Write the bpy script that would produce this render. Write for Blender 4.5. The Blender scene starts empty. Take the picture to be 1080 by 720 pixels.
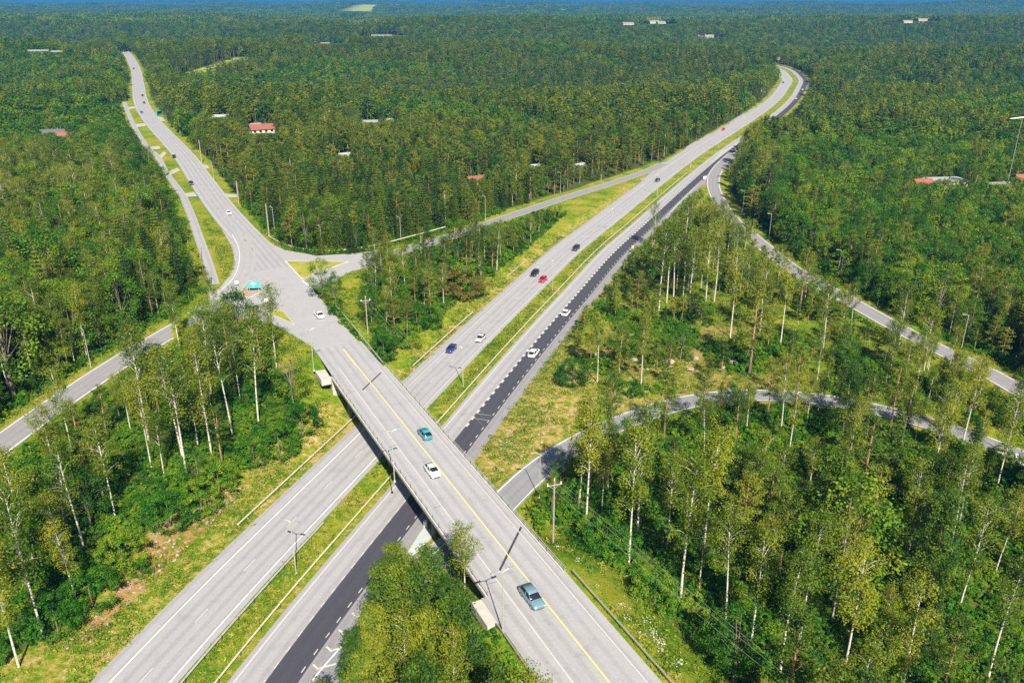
import bpy, bmesh, math, random
import numpy as np
from mathutils import Vector, Matrix
random.seed(7); np.random.seed(7)
scene = bpy.context.scene
COL = scene.collection
R_ = math.radians

# ---------------------------------------------------------------- camera, world, sun, exposure
CAM_H, FPX, HOR = 82.0, 880.0, -3.0
TH = math.atan((360 - HOR) / FPX)
cd = bpy.data.cameras.new('camera'); cam = bpy.data.objects.new('camera', cd); COL.objects.link(cam)
cam.location = (0, 0, CAM_H); cam.rotation_euler = (math.pi / 2 - TH, 0, 0)
cd.sensor_width = 36; cd.sensor_fit = 'HORIZONTAL'; cd.lens = 36 * FPX / 1080
cd.clip_start = 0.5; cd.clip_end = 80000
scene.camera = cam
SUN_EL, SUN_AZ = R_(42), R_(-76.5)          # azimuth as a maths angle in the xy plane
world = bpy.data.worlds.new('World'); scene.world = world; world.use_nodes = True
wn = world.node_tree.nodes; wl = world.node_tree.links
sky = wn.new('ShaderNodeTexSky'); sky.sky_type = 'NISHITA'; sky.sun_disc = False
sky.sun_elevation = SUN_EL; sky.sun_rotation = R_(166.5); sky.air_density = 1.2; sky.dust_density = 0.6
wl.new(sky.outputs[0], wn['Background'].inputs[0]); wn['Background'].inputs[1].default_value = 0.052
sd = bpy.data.lights.new('sun', 'SUN'); sun = bpy.data.objects.new('sun', sd); COL.objects.link(sun)
sd.energy = 5.0; sd.angle = R_(0.5); sd.color = (1.0, 0.90, 0.72)
sv = Vector((math.cos(SUN_EL) * math.cos(SUN_AZ), math.cos(SUN_EL) * math.sin(SUN_AZ), math.sin(SUN_EL)))
sun.rotation_euler = sv.to_track_quat('Z', 'Y').to_euler(); sun.location = sv * 300
vs = scene.view_settings
vs.view_transform = 'Standard'; vs.look = 'None'; vs.gamma = 1.0; vs.exposure = 1.14; vs.use_curve_mapping = False
scene.cycles.max_bounces = 6; scene.cycles.diffuse_bounces = 4; scene.cycles.transmission_bounces = 3
scene.cycles.volume_bounces = 0; scene.cycles.use_denoising = False; scene.cycles.sample_clamp_indirect = 3.0

# ---------------------------------------------------------------- survey helpers
def P(x, y, z=0.0):
    """ground point seen at a photo pixel, at height z"""
    u = (x - 540) / FPX; v = (360 - y) / FPX
    d = (u, math.cos(TH) + v * math.sin(TH), -math.sin(TH) + v * math.cos(TH))
    t = (z - CAM_H) / d[2]
    return np.array([d[0] * t, d[1] * t, z])
def PROJ(p):
    x, y, z = p[0], p[1], p[2] - CAM_H
    f = y * math.cos(TH) - z * math.sin(TH); w = y * math.sin(TH) + z * math.cos(TH)
    return 540 + FPX * x / f, 360 - FPX * w / f
def spline(pts, step=4.0):
    """Catmull-Rom through points, resampled"""
    p = np.array([list(q) for q in pts], float)
    p = np.vstack([2 * p[0] - p[1], p, 2 * p[-1] - p[-2]])
    out = []
    for i in range(1, len(p) - 2):
        L = np.linalg.norm(p[i + 1] - p[i]); n = max(2, int(L / step))
        t = np.linspace(0, 1, n, endpoint=False)[:, None]
        a, b, c, d = p[i - 1], p[i], p[i + 1], p[i + 2]
        out.append(0.5 * ((2 * b) + (-a + c) * t + (2 * a - 5 * b + 4 * c - d) * t ** 2 + (-a + 3 * b - 3 * c + d) * t ** 3))
    out.append(p[-2][None])
    return np.vstack(out)
def smooth(a, n):
    a = a.copy()
    for _ in range(n):
        a[1:-1] = 0.25 * a[:-2] + 0.5 * a[1:-1] + 0.25 * a[2:]
    return a
def resample(a, step):
    s = np.r_[0, np.cumsum(np.linalg.norm(np.diff(a[:, :2], axis=0), axis=1))]
    t = np.linspace(0, s[-1], max(2, int(s[-1] / step) + 1))
    return np.stack([np.interp(t, s, a[:, k]) for k in range(3)], 1)
def right_of(a):
    d = np.gradient(a[:, :2], axis=0); d /= np.linalg.norm(d, axis=1)[:, None] + 1e-9
    return np.stack([d[:, 1], -d[:, 0]], 1)
def offset(a, o, dz=0.0):
    n = right_of(a); b = a.copy(); b[:, :2] += n * (np.asarray(o)[..., None] if np.ndim(o) else o); b[:, 2] += dz
    return b
def arclen(a):
    return np.r_[0, np.cumsum(np.linalg.norm(np.diff(a[:, :2], axis=0), axis=1))]

# ---------------------------------------------------------------- object helpers
def tag(o, label=None, cat=None, group=None, kind=None):
    if label: o['label'] = label
    if cat: o['category'] = cat
    if group: o['group'] = group
    if kind: o['kind'] = kind
    return o
def empty(name, loc=(0, 0, 0), rz=0.0):
    o = bpy.data.objects.new(name, None); COL.objects.link(o)
    o.location = [float(c) for c in loc]; o.rotation_euler = (0, 0, rz); o.empty_display_size = 0.5
    return o
def mesh_np(name, V, Fq, mats, mi=None, smooth_=False):
    """mesh from numpy verts and an (n,3) or (n,4) face array or list of faces"""
    me = bpy.data.meshes.new(name)
    if isinstance(Fq, np.ndarray):
        n, k = Fq.shape
        me.vertices.add(len(V)); me.vertices.foreach_set('co', np.asarray(V, np.float32).ravel())
        me.loops.add(n * k); me.loops.foreach_set('vertex_index', Fq.astype(np.int32).ravel())
        me.polygons.add(n); me.polygons.foreach_set('loop_start', np.arange(0, n * k, k, dtype=np.int32))
        me.update(calc_edges=True)
    else:
        me.from_pydata([tuple(v) for v in V], [], Fq)
    for m in mats: me.materials.append(m)
    if mi is not None: me.polygons.foreach_set('material_index', np.asarray(mi, np.int32))
    if smooth_: me.polygons.foreach_set('use_smooth', np.ones(len(me.polygons), bool))
    me.update()
    return me
def obj(name, me, parent=None):
    o = bpy.data.objects.new(name, me); COL.objects.link(o)
    if parent is not None: o.parent = parent
    return o
class MB:
    """collects simple solids into one mesh"""
    def __init__(s): s.v = []; s.f = []; s.m = []
    def add(s, vs_, fs, mi=0):
        b = len(s.v); s.v += [tuple(map(float, v)) for v in vs_]; s.f += [tuple(b + i for i in f) for f in fs]; s.m += [mi] * len(fs)
    def box(s, c, d, rz=0.0, mi=0, taper=1.0):
        cx, cy, cz = c; dx, dy, dz = d[0] / 2, d[1] / 2, d[2] / 2; ca, sa = math.cos(rz), math.sin(rz); vs_ = []
        for z, k in ((-dz, 1), (dz, taper)):
            for x, y in ((-dx, -dy), (dx, -dy), (dx, dy), (-dx, dy)):
                vs_.append((cx + (x * ca - y * sa) * k, cy + (x * sa + y * ca) * k, cz + z))
        s.add(vs_, [(0, 3, 2, 1), (4, 5, 6, 7), (0, 1, 5, 4), (1, 2, 6, 5), (2, 3, 7, 6), (3, 0, 4, 7)], mi)
    def tube(s, pts, rad, n=8, mi=0):
        pts = [Vector([float(c) for c in p]) for p in pts]; rings = []; up = Vector((0.31, 0.2, 0.93))
        for i, p in enumerate(pts):
            d = (pts[min(i + 1, len(pts) - 1)] - pts[max(i - 1, 0)]).normalized()
            a = d.cross(up if abs(d.dot(up)) < 0.97 else Vector((1, 0, 0))).normalized(); b = d.cross(a)
            r = rad[i] if hasattr(rad, '__len__') else rad
            rings.append([p + (a * math.cos(2 * math.pi * k / n) + b * math.sin(2 * math.pi * k / n)) * r for k in range(n)])
        base = len(s.v)
        for r in rings: s.v += [tuple(v) for v in r]
        for i in range(len(rings) - 1):
            for k in range(n):
                s.f.append((base + i * n + k, base + i * n + (k + 1) % n, base + (i + 1) * n + (k + 1) % n, base + (i + 1) * n + k)); s.m.append(mi)
        s.f.append(tuple(base + k for k in range(n))[::-1]); s.m.append(mi)
        s.f.append(tuple(base + (len(rings) - 1) * n + k for k in range(n))); s.m.append(mi)
    def prism(s, poly, z0, z1, mi=0):
        n = len(poly); vs_ = [(x, y, z0) for x, y in poly] + [(x, y, z1) for x, y in poly]
        s.add(vs_, [tuple(range(n))[::-1], tuple(range(n, 2 * n))] + [(i, (i + 1) % n, n + (i + 1) % n, n + i) for i in range(n)], mi)
    def sweep(s, a, prof, mi=0):
        """sweep a closed (side, up) profile along path a"""
        n = right_of(a); k = len(prof); base = len(s.v)
        for i in range(len(a)):
            for (o, h) in prof: s.v.append((float(a[i, 0] + n[i, 0] * o), float(a[i, 1] + n[i, 1] * o), float(a[i, 2] + h)))
        for i in range(len(a) - 1):
            for j in range(k):
                s.f.append((base + i * k + j, base + i * k + (j + 1) % k, base + (i + 1) * k + (j + 1) % k, base + (i + 1) * k + j)); s.m.append(mi)
        s.f.append(tuple(base + j for j in range(k))); s.m.append(mi)
        s.f.append(tuple(base + (len(a) - 1) * k + j for j in range(k))[::-1]); s.m.append(mi)
    def mesh(s, name, mats, bevel=0.0, fix=True):
        me = bpy.data.meshes.new(name); me.from_pydata(s.v, [], s.f)
        for m in (mats if isinstance(mats, (list, tuple)) else [mats]): me.materials.append(m)
        me.polygons.foreach_set('material_index', s.m)
        bm = bmesh.new(); bm.from_mesh(me)
        if fix: bmesh.ops.recalc_face_normals(bm, faces=bm.faces)
        if bevel: bmesh.ops.bevel(bm, geom=[e for e in bm.edges if e.is_manifold and e.calc_face_angle(0) > 0.5], offset=bevel, segments=2, affect='EDGES', profile=0.6)
        bm.to_mesh(me); bm.free(); me.update()
        return me
    def build(s, name, mats, parent=None, bevel=0.0):
        return obj(name, s.mesh(name, mats, bevel), parent)

# ---------------------------------------------------------------- materials
def newmat(name):
    m = bpy.data.materials.new(name); m.use_nodes = True; nt = m.node_tree
    return m, nt, nt.nodes, nt.links, nt.nodes['Principled BSDF']
def pos_node(n):
    g = n.new('ShaderNodeNewGeometry'); return g.outputs['Position']
def noise(n, l, vec, scale, detail=4, rough=0.55):
    t = n.new('ShaderNodeTexNoise'); t.inputs['Scale'].default_value = scale; t.inputs['Detail'].default_value = detail
    t.inputs['Roughness'].default_value = rough
    if vec is not None: l.new(vec, t.inputs['Vector'])
    return t.outputs['Fac']
def ramp(n, l, fac, stops):
    r = n.new('ShaderNodeValToRGB'); e = r.color_ramp.elements
    while len(e) < len(stops): e.new(0.5)
    for k, (p, c) in enumerate(stops):
        e[k].position = p; e[k].color = (*c, 1) if len(c) == 3 else c
    l.new(fac, r.inputs[0]); return r.outputs[0]
def mix(n, l, fac, a, b, mode='MIX'):
    x = n.new('ShaderNodeMix'); x.data_type = 'RGBA'; x.blend_type = mode
    for sock, val in ((x.inputs[0], fac), (x.inputs[6], a), (x.inputs[7], b)):
        if isinstance(val, (int, float)): sock.default_value = val
        elif isinstance(val, tuple): sock.default_value = (*val, 1)
        else: l.new(val, sock)
    return x.outputs[2]
def math_(n, l, op, a, b=0.0, clamp=False):
    x = n.new('ShaderNodeMath'); x.operation = op; x.use_clamp = clamp
    for sock, val in ((x.inputs[0], a), (x.inputs[1], b)):
        if isinstance(val, (int, float)): sock.default_value = val
        else: l.new(val, sock)
    return x.outputs[0]
def flat(name, col, rough=0.6, metal=0.0, var=0.0, scale=3.0):
    m, nt, n, l, b = newmat(name)
    b.inputs['Roughness'].default_value = rough; b.inputs['Metallic'].default_value = metal
    if var:
        f = noise(n, l, pos_node(n), scale)
        c = ramp(n, l, f, [(0.3, tuple(c * (1 - var) for c in col)), (0.7, tuple(min(1, c * (1 + var)) for c in col))])
        l.new(c, b.inputs['Base Color'])
    else: b.inputs['Base Color'].default_value = (*col, 1)
    return m
def asphalt(name, col, streak=0.12, patch=0.10):
    """worn asphalt: fine grain, long wheel tracks across the 'across' attribute, big patches, cracks"""
    m, nt, n, l, b = newmat(name); pos = pos_node(n)
    at = n.new('ShaderNodeAttribute'); at.attribute_name = 'across'
    al = n.new('ShaderNodeAttribute'); al.attribute_name = 'along'
    cmb = n.new('ShaderNodeCombineXYZ'); l.new(at.outputs['Fac'], cmb.inputs[0])
    l.new(math_(n, l, 'MULTIPLY', al.outputs['Fac'], 0.012), cmb.inputs[1])
    tracks = noise(n, l, cmb.outputs[0], 1.1, 3)
    big = noise(n, l, pos, 0.06, 4); fine = noise(n, l, pos, 3.0, 5, 0.7)
    c = ramp(n, l, tracks, [(0.36, tuple(x * (1 - streak) for x in col)), (0.5, col), (0.66, tuple(min(1, x * (1 + streak * .5)) for x in col))])
    c = mix(n, l, math_(n, l, 'MULTIPLY', big, 1.0), c, tuple(x * (1 + patch) for x in col)[:3])
    c = mix(n, l, 0.55, c, ramp(n, l, fine, [(0.25, tuple(x * 0.78 for x in col)), (0.75, tuple(min(1, x * 1.22) for x in col))]))
    wave = math_(n, l, 'SINE', math_(n, l, 'MULTIPLY', at.outputs['Fac'], 3.35)); wn2 = math_(n, l, 'MULTIPLY', math_(n, l, 'ADD', wave, 0.2), noise(n, l, cmb.outputs[0], 0.35, 2))
    c = mix(n, l, 1.0, c, ramp(n, l, wn2, [(0.0, (1.03,) * 3), (0.5, (1 - streak * 0.5,) * 3)]), 'MULTIPLY')
    spot = noise(n, l, pos, 0.35, 3, 0.8); c = mix(n, l, 1.0, c, ramp(n, l, spot, [(0.25, (0.84,) * 3), (0.42, (1,) * 3), (0.72, (1.06,) * 3)]), 'MULTIPLY')
    vor = n.new('ShaderNodeTexVoronoi'); vor.feature = 'DISTANCE_TO_EDGE'; vor.inputs['Scale'].default_value = 0.11
    wob = n.new('ShaderNodeTexNoise'); wob.inputs['Scale'].default_value = 0.35; l.new(pos, wob.inputs['Vector'])
    va = n.new('ShaderNodeVectorMath'); va.operation = 'SCALE'; va.inputs['Scale'].default_value = 6.0; l.new(wob.outputs['Color'], va.inputs[0])
    vb = n.new('ShaderNodeVectorMath'); vb.operation = 'ADD'; l.new(pos, vb.inputs[0]); l.new(va.outputs[0], vb.inputs[1]); l.new(vb.outputs[0], vor.inputs['Vector'])
    crack = ramp(n, l, vor.outputs['Distance'], [(0.0, (0.55,) * 3), (0.006, (1,) * 3)])
    c = mix(n, l, 0.25, c, crack, 'MULTIPLY')
    l.new(c, b.inputs['Base Color']); b.inputs['Roughness'].default_value = 0.85
    return m
def paint(name, col):
    m, nt, n, l, b = newmat(name)
    f = noise(n, l, pos_node(n), 5.0, 4, 0.7)
    c = ramp(n, l, f, [(0.3, tuple(x * 0.72 for x in col)), (0.55, col)]); l.new(c, b.inputs['Base Color']); b.inputs['Roughness'].default_value = 0.6
    return m
def leafmat(name, dark, mid, light, transl=0.28):
    """leaf colour varies from tree to tree and from clump to clump"""
    m, nt, n, l, b = newmat(name)
    oi = n.new('ShaderNodeObjectInfo'); at = n.new('ShaderNodeAttribute'); at.attribute_name = 'tint'
    f = math_(n, l, 'ADD', math_(n, l, 'MULTIPLY', oi.outputs['Random'], 0.5), math_(n, l, 'MULTIPLY', at.outputs['Fac'], 0.5))
    c = ramp(n, l, f, [(0.24, dark), (0.5, mid), (0.78, light)])
    l.new(c, b.inputs['Base Color']); b.inputs['Roughness'].default_value = 0.55
    b.inputs['Specular IOR Level'].default_value = 0.25
    tr = n.new('ShaderNodeBsdfTranslucent'); l.new(c, tr.inputs[0])
    ms = n.new('ShaderNodeMixShader'); ms.inputs[0].default_value = transl
    l.new(b.outputs[0], ms.inputs[1]); l.new(tr.outputs[0], ms.inputs[2]); l.new(ms.outputs[0], n['Material Output'].inputs[0])
    return m
def barkmat(name, a, c2, scale, stretch=(1, 1, 4), thr=(0.42, 0.55)):
    m, nt, n, l, b = newmat(name)
    tc = n.new('ShaderNodeTexCoord'); mp = n.new('ShaderNodeMapping'); mp.inputs['Scale'].default_value = stretch
    l.new(tc.outputs['Object'], mp.inputs[0]); f = noise(n, l, mp.outputs[0], scale, 3)
    l.new(ramp(n, l, f, [(thr[0], c2), (thr[1], a)]), b.inputs['Base Color']); b.inputs['Roughness'].default_value = 0.8
    return m
M = {}
M['old'] = asphalt('worn_light_asphalt', (0.262, 0.262, 0.288), 0.20)
M['deck'] = asphalt('bridge_road_asphalt', (0.272, 0.272, 0.296), 0.18, 0.08)
M['new'] = asphalt('fresh_dark_asphalt', (0.038, 0.039, 0.056), 0.08, 0.05)
M['grey'] = asphalt('grey_asphalt', (0.195, 0.192, 0.218))
M['grey2'] = asphalt('mid_grey_asphalt', (0.18, 0.185, 0.21))
M['pale'] = asphalt('pale_gore_asphalt', (0.31, 0.31, 0.30), 0.05, 0.05)
M['patch'] = asphalt('dark_turning_track', (0.265, 0.265, 0.28), 0.05, 0.05)
M['brown'] = asphalt('brown_paving', (0.27, 0.21, 0.17), 0.05, 0.15)
M['white'] = paint('white_road_paint', (0.66, 0.66, 0.64)); M['worn'] = paint('worn_white_paint', (0.47, 0.46, 0.45)); M['yellow'] = paint('yellow_road_paint', (0.66, 0.55, 0.17))
M['concrete'] = flat('concrete', (0.38, 0.37, 0.35), 0.8, 0, 0.12, 0.8); M['darkconc'] = flat('shade_darkened_concrete', (0.11, 0.11, 0.11), 0.85, 0, 0.2, 0.6)  # darkconc: under-deck shade put into the concrete colour, chimneys share it
M['paleslab'] = flat('pale_blue_concrete', (0.36, 0.41, 0.43), 0.7, 0, 0.08, 0.7)
M['galv'] = flat('galvanised_steel', (0.52, 0.53, 0.50), 0.45, 0.5, 0.1, 2); M['dsteel'] = flat('dark_steel', (0.10, 0.10, 0.11), 0.5, 0.6)
M['joint'] = flat('rubber_joint', (0.035, 0.033, 0.04), 0.7); M['dstrip'] = flat('dark_strip_tone', (0.11, 0.10, 0.09), 0.7)
M['kerb'] = flat('granite_kerb', (0.48, 0.45, 0.40), 0.8, 0, 0.1, 3)
M['glass'] = flat('car_glass', (0.012, 0.016, 0.022), 0.08); M['tyre'] = flat('tyre_rubber', (0.02, 0.02, 0.02), 0.8)
M['rim'] = flat('alloy_rim', (0.5, 0.5, 0.52), 0.3, 0.8); M['head'] = flat('headlight_glass', (0.8, 0.82, 0.85), 0.15); M['tail'] = flat('tail_light', (0.35, 0.01, 0.01), 0.25)
M['polewood'] = flat('weathered_pole_wood', (0.27, 0.24, 0.20), 0.8, 0, 0.15, 3)
M['lamp'] = flat('lamp_head_grey', (0.32, 0.33, 0.34), 0.4, 0.3); M['wire'] = flat('cable', (0.4, 0.4, 0.38), 0.5, 0.3)
M['teal'] = flat('teal_sign_face', (0.05, 0.33, 0.36), 0.4); M['blue'] = flat('blue_sign_face', (0.02, 0.10, 0.40), 0.4); M['signback'] = flat('sign_back', (0.28, 0.30, 0.32), 0.4, 0.4)
M['yellowsign'] = flat('yellow_sign_face', (0.75, 0.55, 0.05), 0.4); M['whitepaint'] = flat('white_plastic', (0.78, 0.78, 0.76), 0.5)
M['rock'] = flat('granite_rock', (0.27, 0.21, 0.18), 0.85, 0, 0.25, 1.2)
M['birch_leaf'] = leafmat('birch_leaves', (0.060, 0.120, 0.004), (0.145, 0.205, 0.007), (0.265, 0.285, 0.016), 0.45)
M['pine_leaf'] = leafmat('pine_needles', (0.022, 0.070, 0.006), (0.080, 0.148, 0.009), (0.200, 0.230, 0.014), 0.34)
M['spruce_leaf'] = leafmat('spruce_needles', (0.016, 0.050, 0.006), (0.050, 0.105, 0.008), (0.140, 0.175, 0.010), 0.25)
M['broad_leaf'] = leafmat('broad_leaves', (0.018, 0.088, 0.006), (0.068, 0.180, 0.009), (0.205, 0.280, 0.014), 0.42)
M['bush_leaf'] = leafmat('bush_leaves', (0.016, 0.095, 0.006), (0.060, 0.200, 0.010), (0.200, 0.300, 0.014), 0.45)
M['brown_leaf'] = leafmat('bronze_leaves', (0.110, 0.075, 0.022), (0.155, 0.105, 0.030), (0.180, 0.150, 0.030), 0.3)
M['grass_leaf'] = leafmat('grass_blades', (0.025, 0.11, 0.006), (0.12, 0.21, 0.010), (0.38, 0.36, 0.06), 0.35)
M['birch_bark'] = barkmat('birch_bark', (0.50, 0.47, 0.42), (0.12, 0.11, 0.10), 2.2, (2, 2, 1.6), (0.36, 0.44))
M['grey_bark'] = barkmat('grey_bark', (0.17, 0.145, 0.11), (0.09, 0.075, 0.06), 3.0)
def pinebark():
    m, nt, n, l, b = newmat('pine_bark'); tc = n.new('ShaderNodeTexCoord'); sp = n.new('ShaderNodeSeparateXYZ'); l.new(tc.outputs['Object'], sp.inputs[0])
    f = math_(n, l, 'ADD', math_(n, l, 'MULTIPLY', sp.outputs[2], 0.1), math_(n, l, 'MULTIPLY', noise(n, l, tc.outputs['Object'], 2.0), 0.4))
    l.new(ramp(n, l, f, [(0.35, (0.11, 0.085, 0.07)), (0.75, (0.29, 0.16, 0.09))]), b.inputs['Base Color']); b.inputs['Roughness'].default_value = 0.85
    return m
M['pine_bark'] = pinebark()

# ---------------------------------------------------------------- road centre lines (metres, from the survey)
MW = [(-60, 20, 0), (-51.5, 52, 0), (-43.1, 83, 0), (-38.8, 98.2, 0), (-28.9, 128, 0), (-18.6, 159.5, 0), (-3.5, 204, 0), (11.8, 246.4, 0), (24.5, 282, 0), (40.1, 318.5, 0),
      (71, 392, 0), (106.7, 473.8, 0), (144, 552, 0), (181, 630, 0), (214, 703, 0), (244, 776, 0), (276, 862, 0), (300, 930, 0), (317, 999, 0), (331, 1066, 0), (335, 1140, 0), (325, 1230, 0), (300, 1320, 0)]
MED = smooth(resample(spline(MW), 3.0), 30)                  # left edge of the grass median
sM = arclen(MED)
BR_A = np.array([11.6, 75.9]); BR_B = np.array([-36.9, 173.4]); BD = (BR_B - BR_A) / np.linalg.norm(BR_B - BR_A); BN = np.array([BD[1], -BD[0]])
def bridge_pt(s, o, z=7.0):                                   # s metres along from BR_A towards the junction, o to the right of travel
    p = BR_A + BD * s + BN * o; return np.array([p[0], p[1], z])
BR0, BR1 = 20.5, 99.0                                        # abutments along the bridge road
def mid(Lp, Rp, z):
    return [tuple((P(*a, z) + P(*b, z)) / 2) for a, b in zip(Lp, Rp)]
NWL = [(243.3, 263), (235, 243.3), (216.7, 221.7), (200, 198.3), (185.8, 176.7), (169, 154), (152.5, 130.8), (142.5, 111.7), (139.4, 88.3), (136.5, 70), (131, 59), (122.5, 49)]
BRR = np.array([bridge_pt(s, 0) for s in (-60, -30, 0, 30, 60, 90, 112)])
def nw_edge(pl): return resample(spline([P(x, y, 7.0) for x, y in pl]), 3.0)
NW_C = resample(spline([P(x, y, 7.0) for x, y in [(288, 283), (262, 252), (237, 224), (212, 190), (197, 168), (181, 150), (165, 133), (153.5, 118), (147.5, 104), (145.5, 88), (142.5, 72), (135, 58), (125.5, 48)]]), 3.0)
NW_C = smooth(NW_C, 12)
OFFR = smooth(resample(spline([P(*q) for q in [(383, 275, 7), (398, 271, 6.8), (434, 262, 5.6), (492, 243.5, 4.0), (550, 224, 2.2), (596, 208.5, 1.0), (640, 195, 0.3), (684, 180, 0.05), (700, 173, 0.02)]]), 3.0), 4)
CRW = smooth(resample(spline([P(*q) for q in [(-160, 580, 2.5), (-70, 520, 3), (0, 469, 3.5), (45, 436, 4), (107, 394, 4.8), (150, 367, 5.6), (187, 346, 6.4), (214, 329, 7), (232, 313, 7)]]), 3.0), 3)
FRN = smooth(resample(spline([P(x, y, 7.0) for x, y in [(226, 300), (220, 280), (209, 248), (200, 223), (191, 204), (175, 182), (166, 165), (156, 156), (145, 140), (135, 119), (131, 108)]]), 3.0), 3)
ERMP = smooth(resample(spline([(126, 479, 0.05), (111, 444, 0.1), (101.5, 418, 0.15), (94.5, 390, 0.2), (90.2, 360, 0.3), (87.6, 330, 0.4)] +
       [tuple(P(x, y, 0.8)) for x, y in [(791.7, 248), (835, 283), (870, 303), (906.7, 323), (936.7, 340), (996.7, 371.7), (1033, 387), (1073, 410), (1160, 462), (1250, 520)]]), 3.0), 8)
LRMP = smooth(resample(spline([(-38, 28, 0), (-31, 56, 0), (-23.9, 82.2, 0), (-16.2, 97.5, 0), (-9.3, 110.5, 0.05), (-1.7, 124, 0.1)] +
       [tuple(P(x, y, 0.3)) for x, y in [(558, 502), (600, 472), (648, 448), (695, 431), (735, 421)]] +
       [tuple(P(x, y, 0.6)) for x, y in [(780, 416), (830, 417), (877, 422), (937, 434), (997, 451), (1053, 471), (1120, 500), (1200, 540)]]), 3.0), 5)

# ---------------------------------------------------------------- terrain height
def near(poly, X, Y):
    """distance to, and height of, the nearest point of a polyline"""
    best = np.full(X.shape, 1e9); zz = np.zeros(X.shape)
    for i in range(len(poly) - 1):
        a, b = poly[i], poly[i + 1]; d = b[:2] - a[:2]; L2 = d @ d + 1e-9
        t = np.clip(((X - a[0]) * d[0] + (Y - a[1]) * d[1]) / L2, 0, 1)
        q = np.hypot(X - a[0] - t * d[0], Y - a[1] - t * d[1])
        m = q < best; best = np.where(m, q, best); zz = np.where(m, a[2] + t * (b[2] - a[2]), zz)
    return best, zz
def dec(a, k): return np.vstack([a[::k], a[-1:]])
MC = offset(MED, 2.5); MC[:, 2] = 0
BRA = np.array([bridge_pt(s, -0.5) for s in (-70, -40, -10, BR0)]); BRB = np.array([bridge_pt(s, -0.5) for s in (BR1, 106, 112)])
JUNC = [(353, 400), (330, 366), (300, 348), (282, 340), (262, 337), (240, 342), (222, 350), (205, 352), (197, 340), (212, 322), (226, 308), (234, 301), (244.5, 287), (247, 269),
        (243, 258), (235, 243), (250, 223), (276.7, 251.7), (300, 263.5), (335, 269.8), (383, 266.5), (400, 263), (405, 278), (371, 286), (331, 307), (400, 385)]
JW = [P(x, y, 7.0) for x, y in JUNC]
def hills(X, Y):
    r = np.hypot(X, Y); k = np.clip((r - 650) / 900, 0, 1); k2 = np.clip((r - 2500) / 4000, 0, 1)
    kk3 = np.clip((r - 1000) / 700, 0, 1); h = (9 + 8 * kk3) * np.sin(X / 310 + 1.3) * np.cos(Y / 270 + .4) + 8 * np.sin((X * .6 + Y) / 420 + 2.0) + 6 * np.sin((X - .5 * Y) / 230)
    h2 = 16 * np.sin(Y / 780 + .5 + .3 * np.sin(X / 1500)) + 12 * np.sin((X + Y) / 1400 + 1)
    return h * k + h2 * k2
def base_height(X, Y):
    num = np.zeros(X.shape); den = np.zeros(X.shape)
    for a, w in ((dec(MC, 4), 1.0), (dec(NW_C, 3), 1.0), (dec(OFFR, 3), 0.8), (dec(CRW, 3), 0.9), (dec(ERMP, 3), 0.8), (dec(LRMP, 3), 0.8)):
        d, z = near(a, X, Y); k = w / (d + 3.0) ** 2.2; num += k * z; den += k
    return num / den
ROADS = {}
def height(X, Y, full=True):
    X = np.asarray(X, float); Y = np.asarray(Y, float)
    b = base_height(X, Y) + 0.35 * np.sin(X / 9.0 + Y / 14.0) * np.sin(Y / 11.0 - X / 17.0)
    dr = np.full(X.shape, 1e9)
    for a in (dec(MC, 8), dec(NW_C, 8), dec(FRN, 8)): dr = np.minimum(dr, near(a, X, Y)[0])
    R0 = np.hypot(X, Y); ridge = -15 * np.exp(-((Y - 860 - 60 * np.sin(X / 160)) / 110) ** 2) + 9 * np.exp(-((Y - 1180 - 90 * np.sin(X / 210 + 2)) / 130) ** 2) - 14 * np.exp(-((Y - 1600) / 190) ** 2) + 12 * np.exp(-((Y - 2050 - 120 * np.sin(X / 300)) / 230) ** 2)
    h = b + hills(X, Y) * np.clip((dr - 20) / 120, 0, 1) + 1.4 * ridge * np.clip((dr - 25) / 90, 0, 1)
    def plateau(h, poly, hw, slope, dz=-0.10):
        d, z = near(poly, X, Y); e = np.clip(d - hw, 0, None)
        h = np.maximum(h, z + dz - e * slope)                 # embankment
        return np.minimum(h, z + dz + e * slope)              # cutting
    h = plateau(h, dec(FRN, 3), 3.5, 0.4, -0.12); h = plateau(h, dec(NW_C, 3), 8.5, 0.30, -0.12)
    h = plateau(h, dec(OFFR, 2), 5.5, 0.42); h = plateau(h, dec(CRW, 2), 5.5, 0.42)
    h = plateau(h, dec(ERMP, 3), 5.0, 0.35)
    for q in (BRA, BRB):
        d, z = near(q, X, Y); h = np.maximum(h, z - 0.12 - np.clip(d - 8.2, 0, None) * 0.52)
    jx = np.array([p[0] for p in JW]); jy = np.array([p[1] for p in JW]); jp = np.vstack([np.c_[jx, jy, jx * 0 + 7], [[jx[0], jy[0], 7]]])
    dj, _ = near(jp, X, Y); ins = inside(X, Y, [(p[0], p[1]) for p in JW]); dj = np.where(ins, 0, dj)
    h = np.maximum(h, 7 - 0.12 - np.clip(dj - 2.5, 0, None) * 0.45); h = np.where(ins, 6.88, h)
    d, z = near(dec(LRMP, 2), X, Y); h = np.minimum(h, z - 0.1 + np.clip(d - 4.4, 0, None) * 0.5); h = np.where(d < 4.4, np.maximum(h, z - 0.1), h)
    d, z = near(dec(MC, 2), X, Y); h = np.minimum(h, -0.1 + np.clip(d - 15.5, 0, None) * 0.45); h = np.where(d < 15, np.maximum(h, -0.1), h)
    return h
def inside(X, Y, poly):
    r = np.zeros(X.shape, bool); n = len(poly)
    for i in range(n):
        x0, y0 = poly[i]; x1, y1 = poly[(i + 1) % n]
        c = ((y0 > Y) != (y1 > Y)) & (X < (x1 - x0) * (Y - y0) / (y1 - y0 + 1e-12) + x0); r ^= c
    return r
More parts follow.
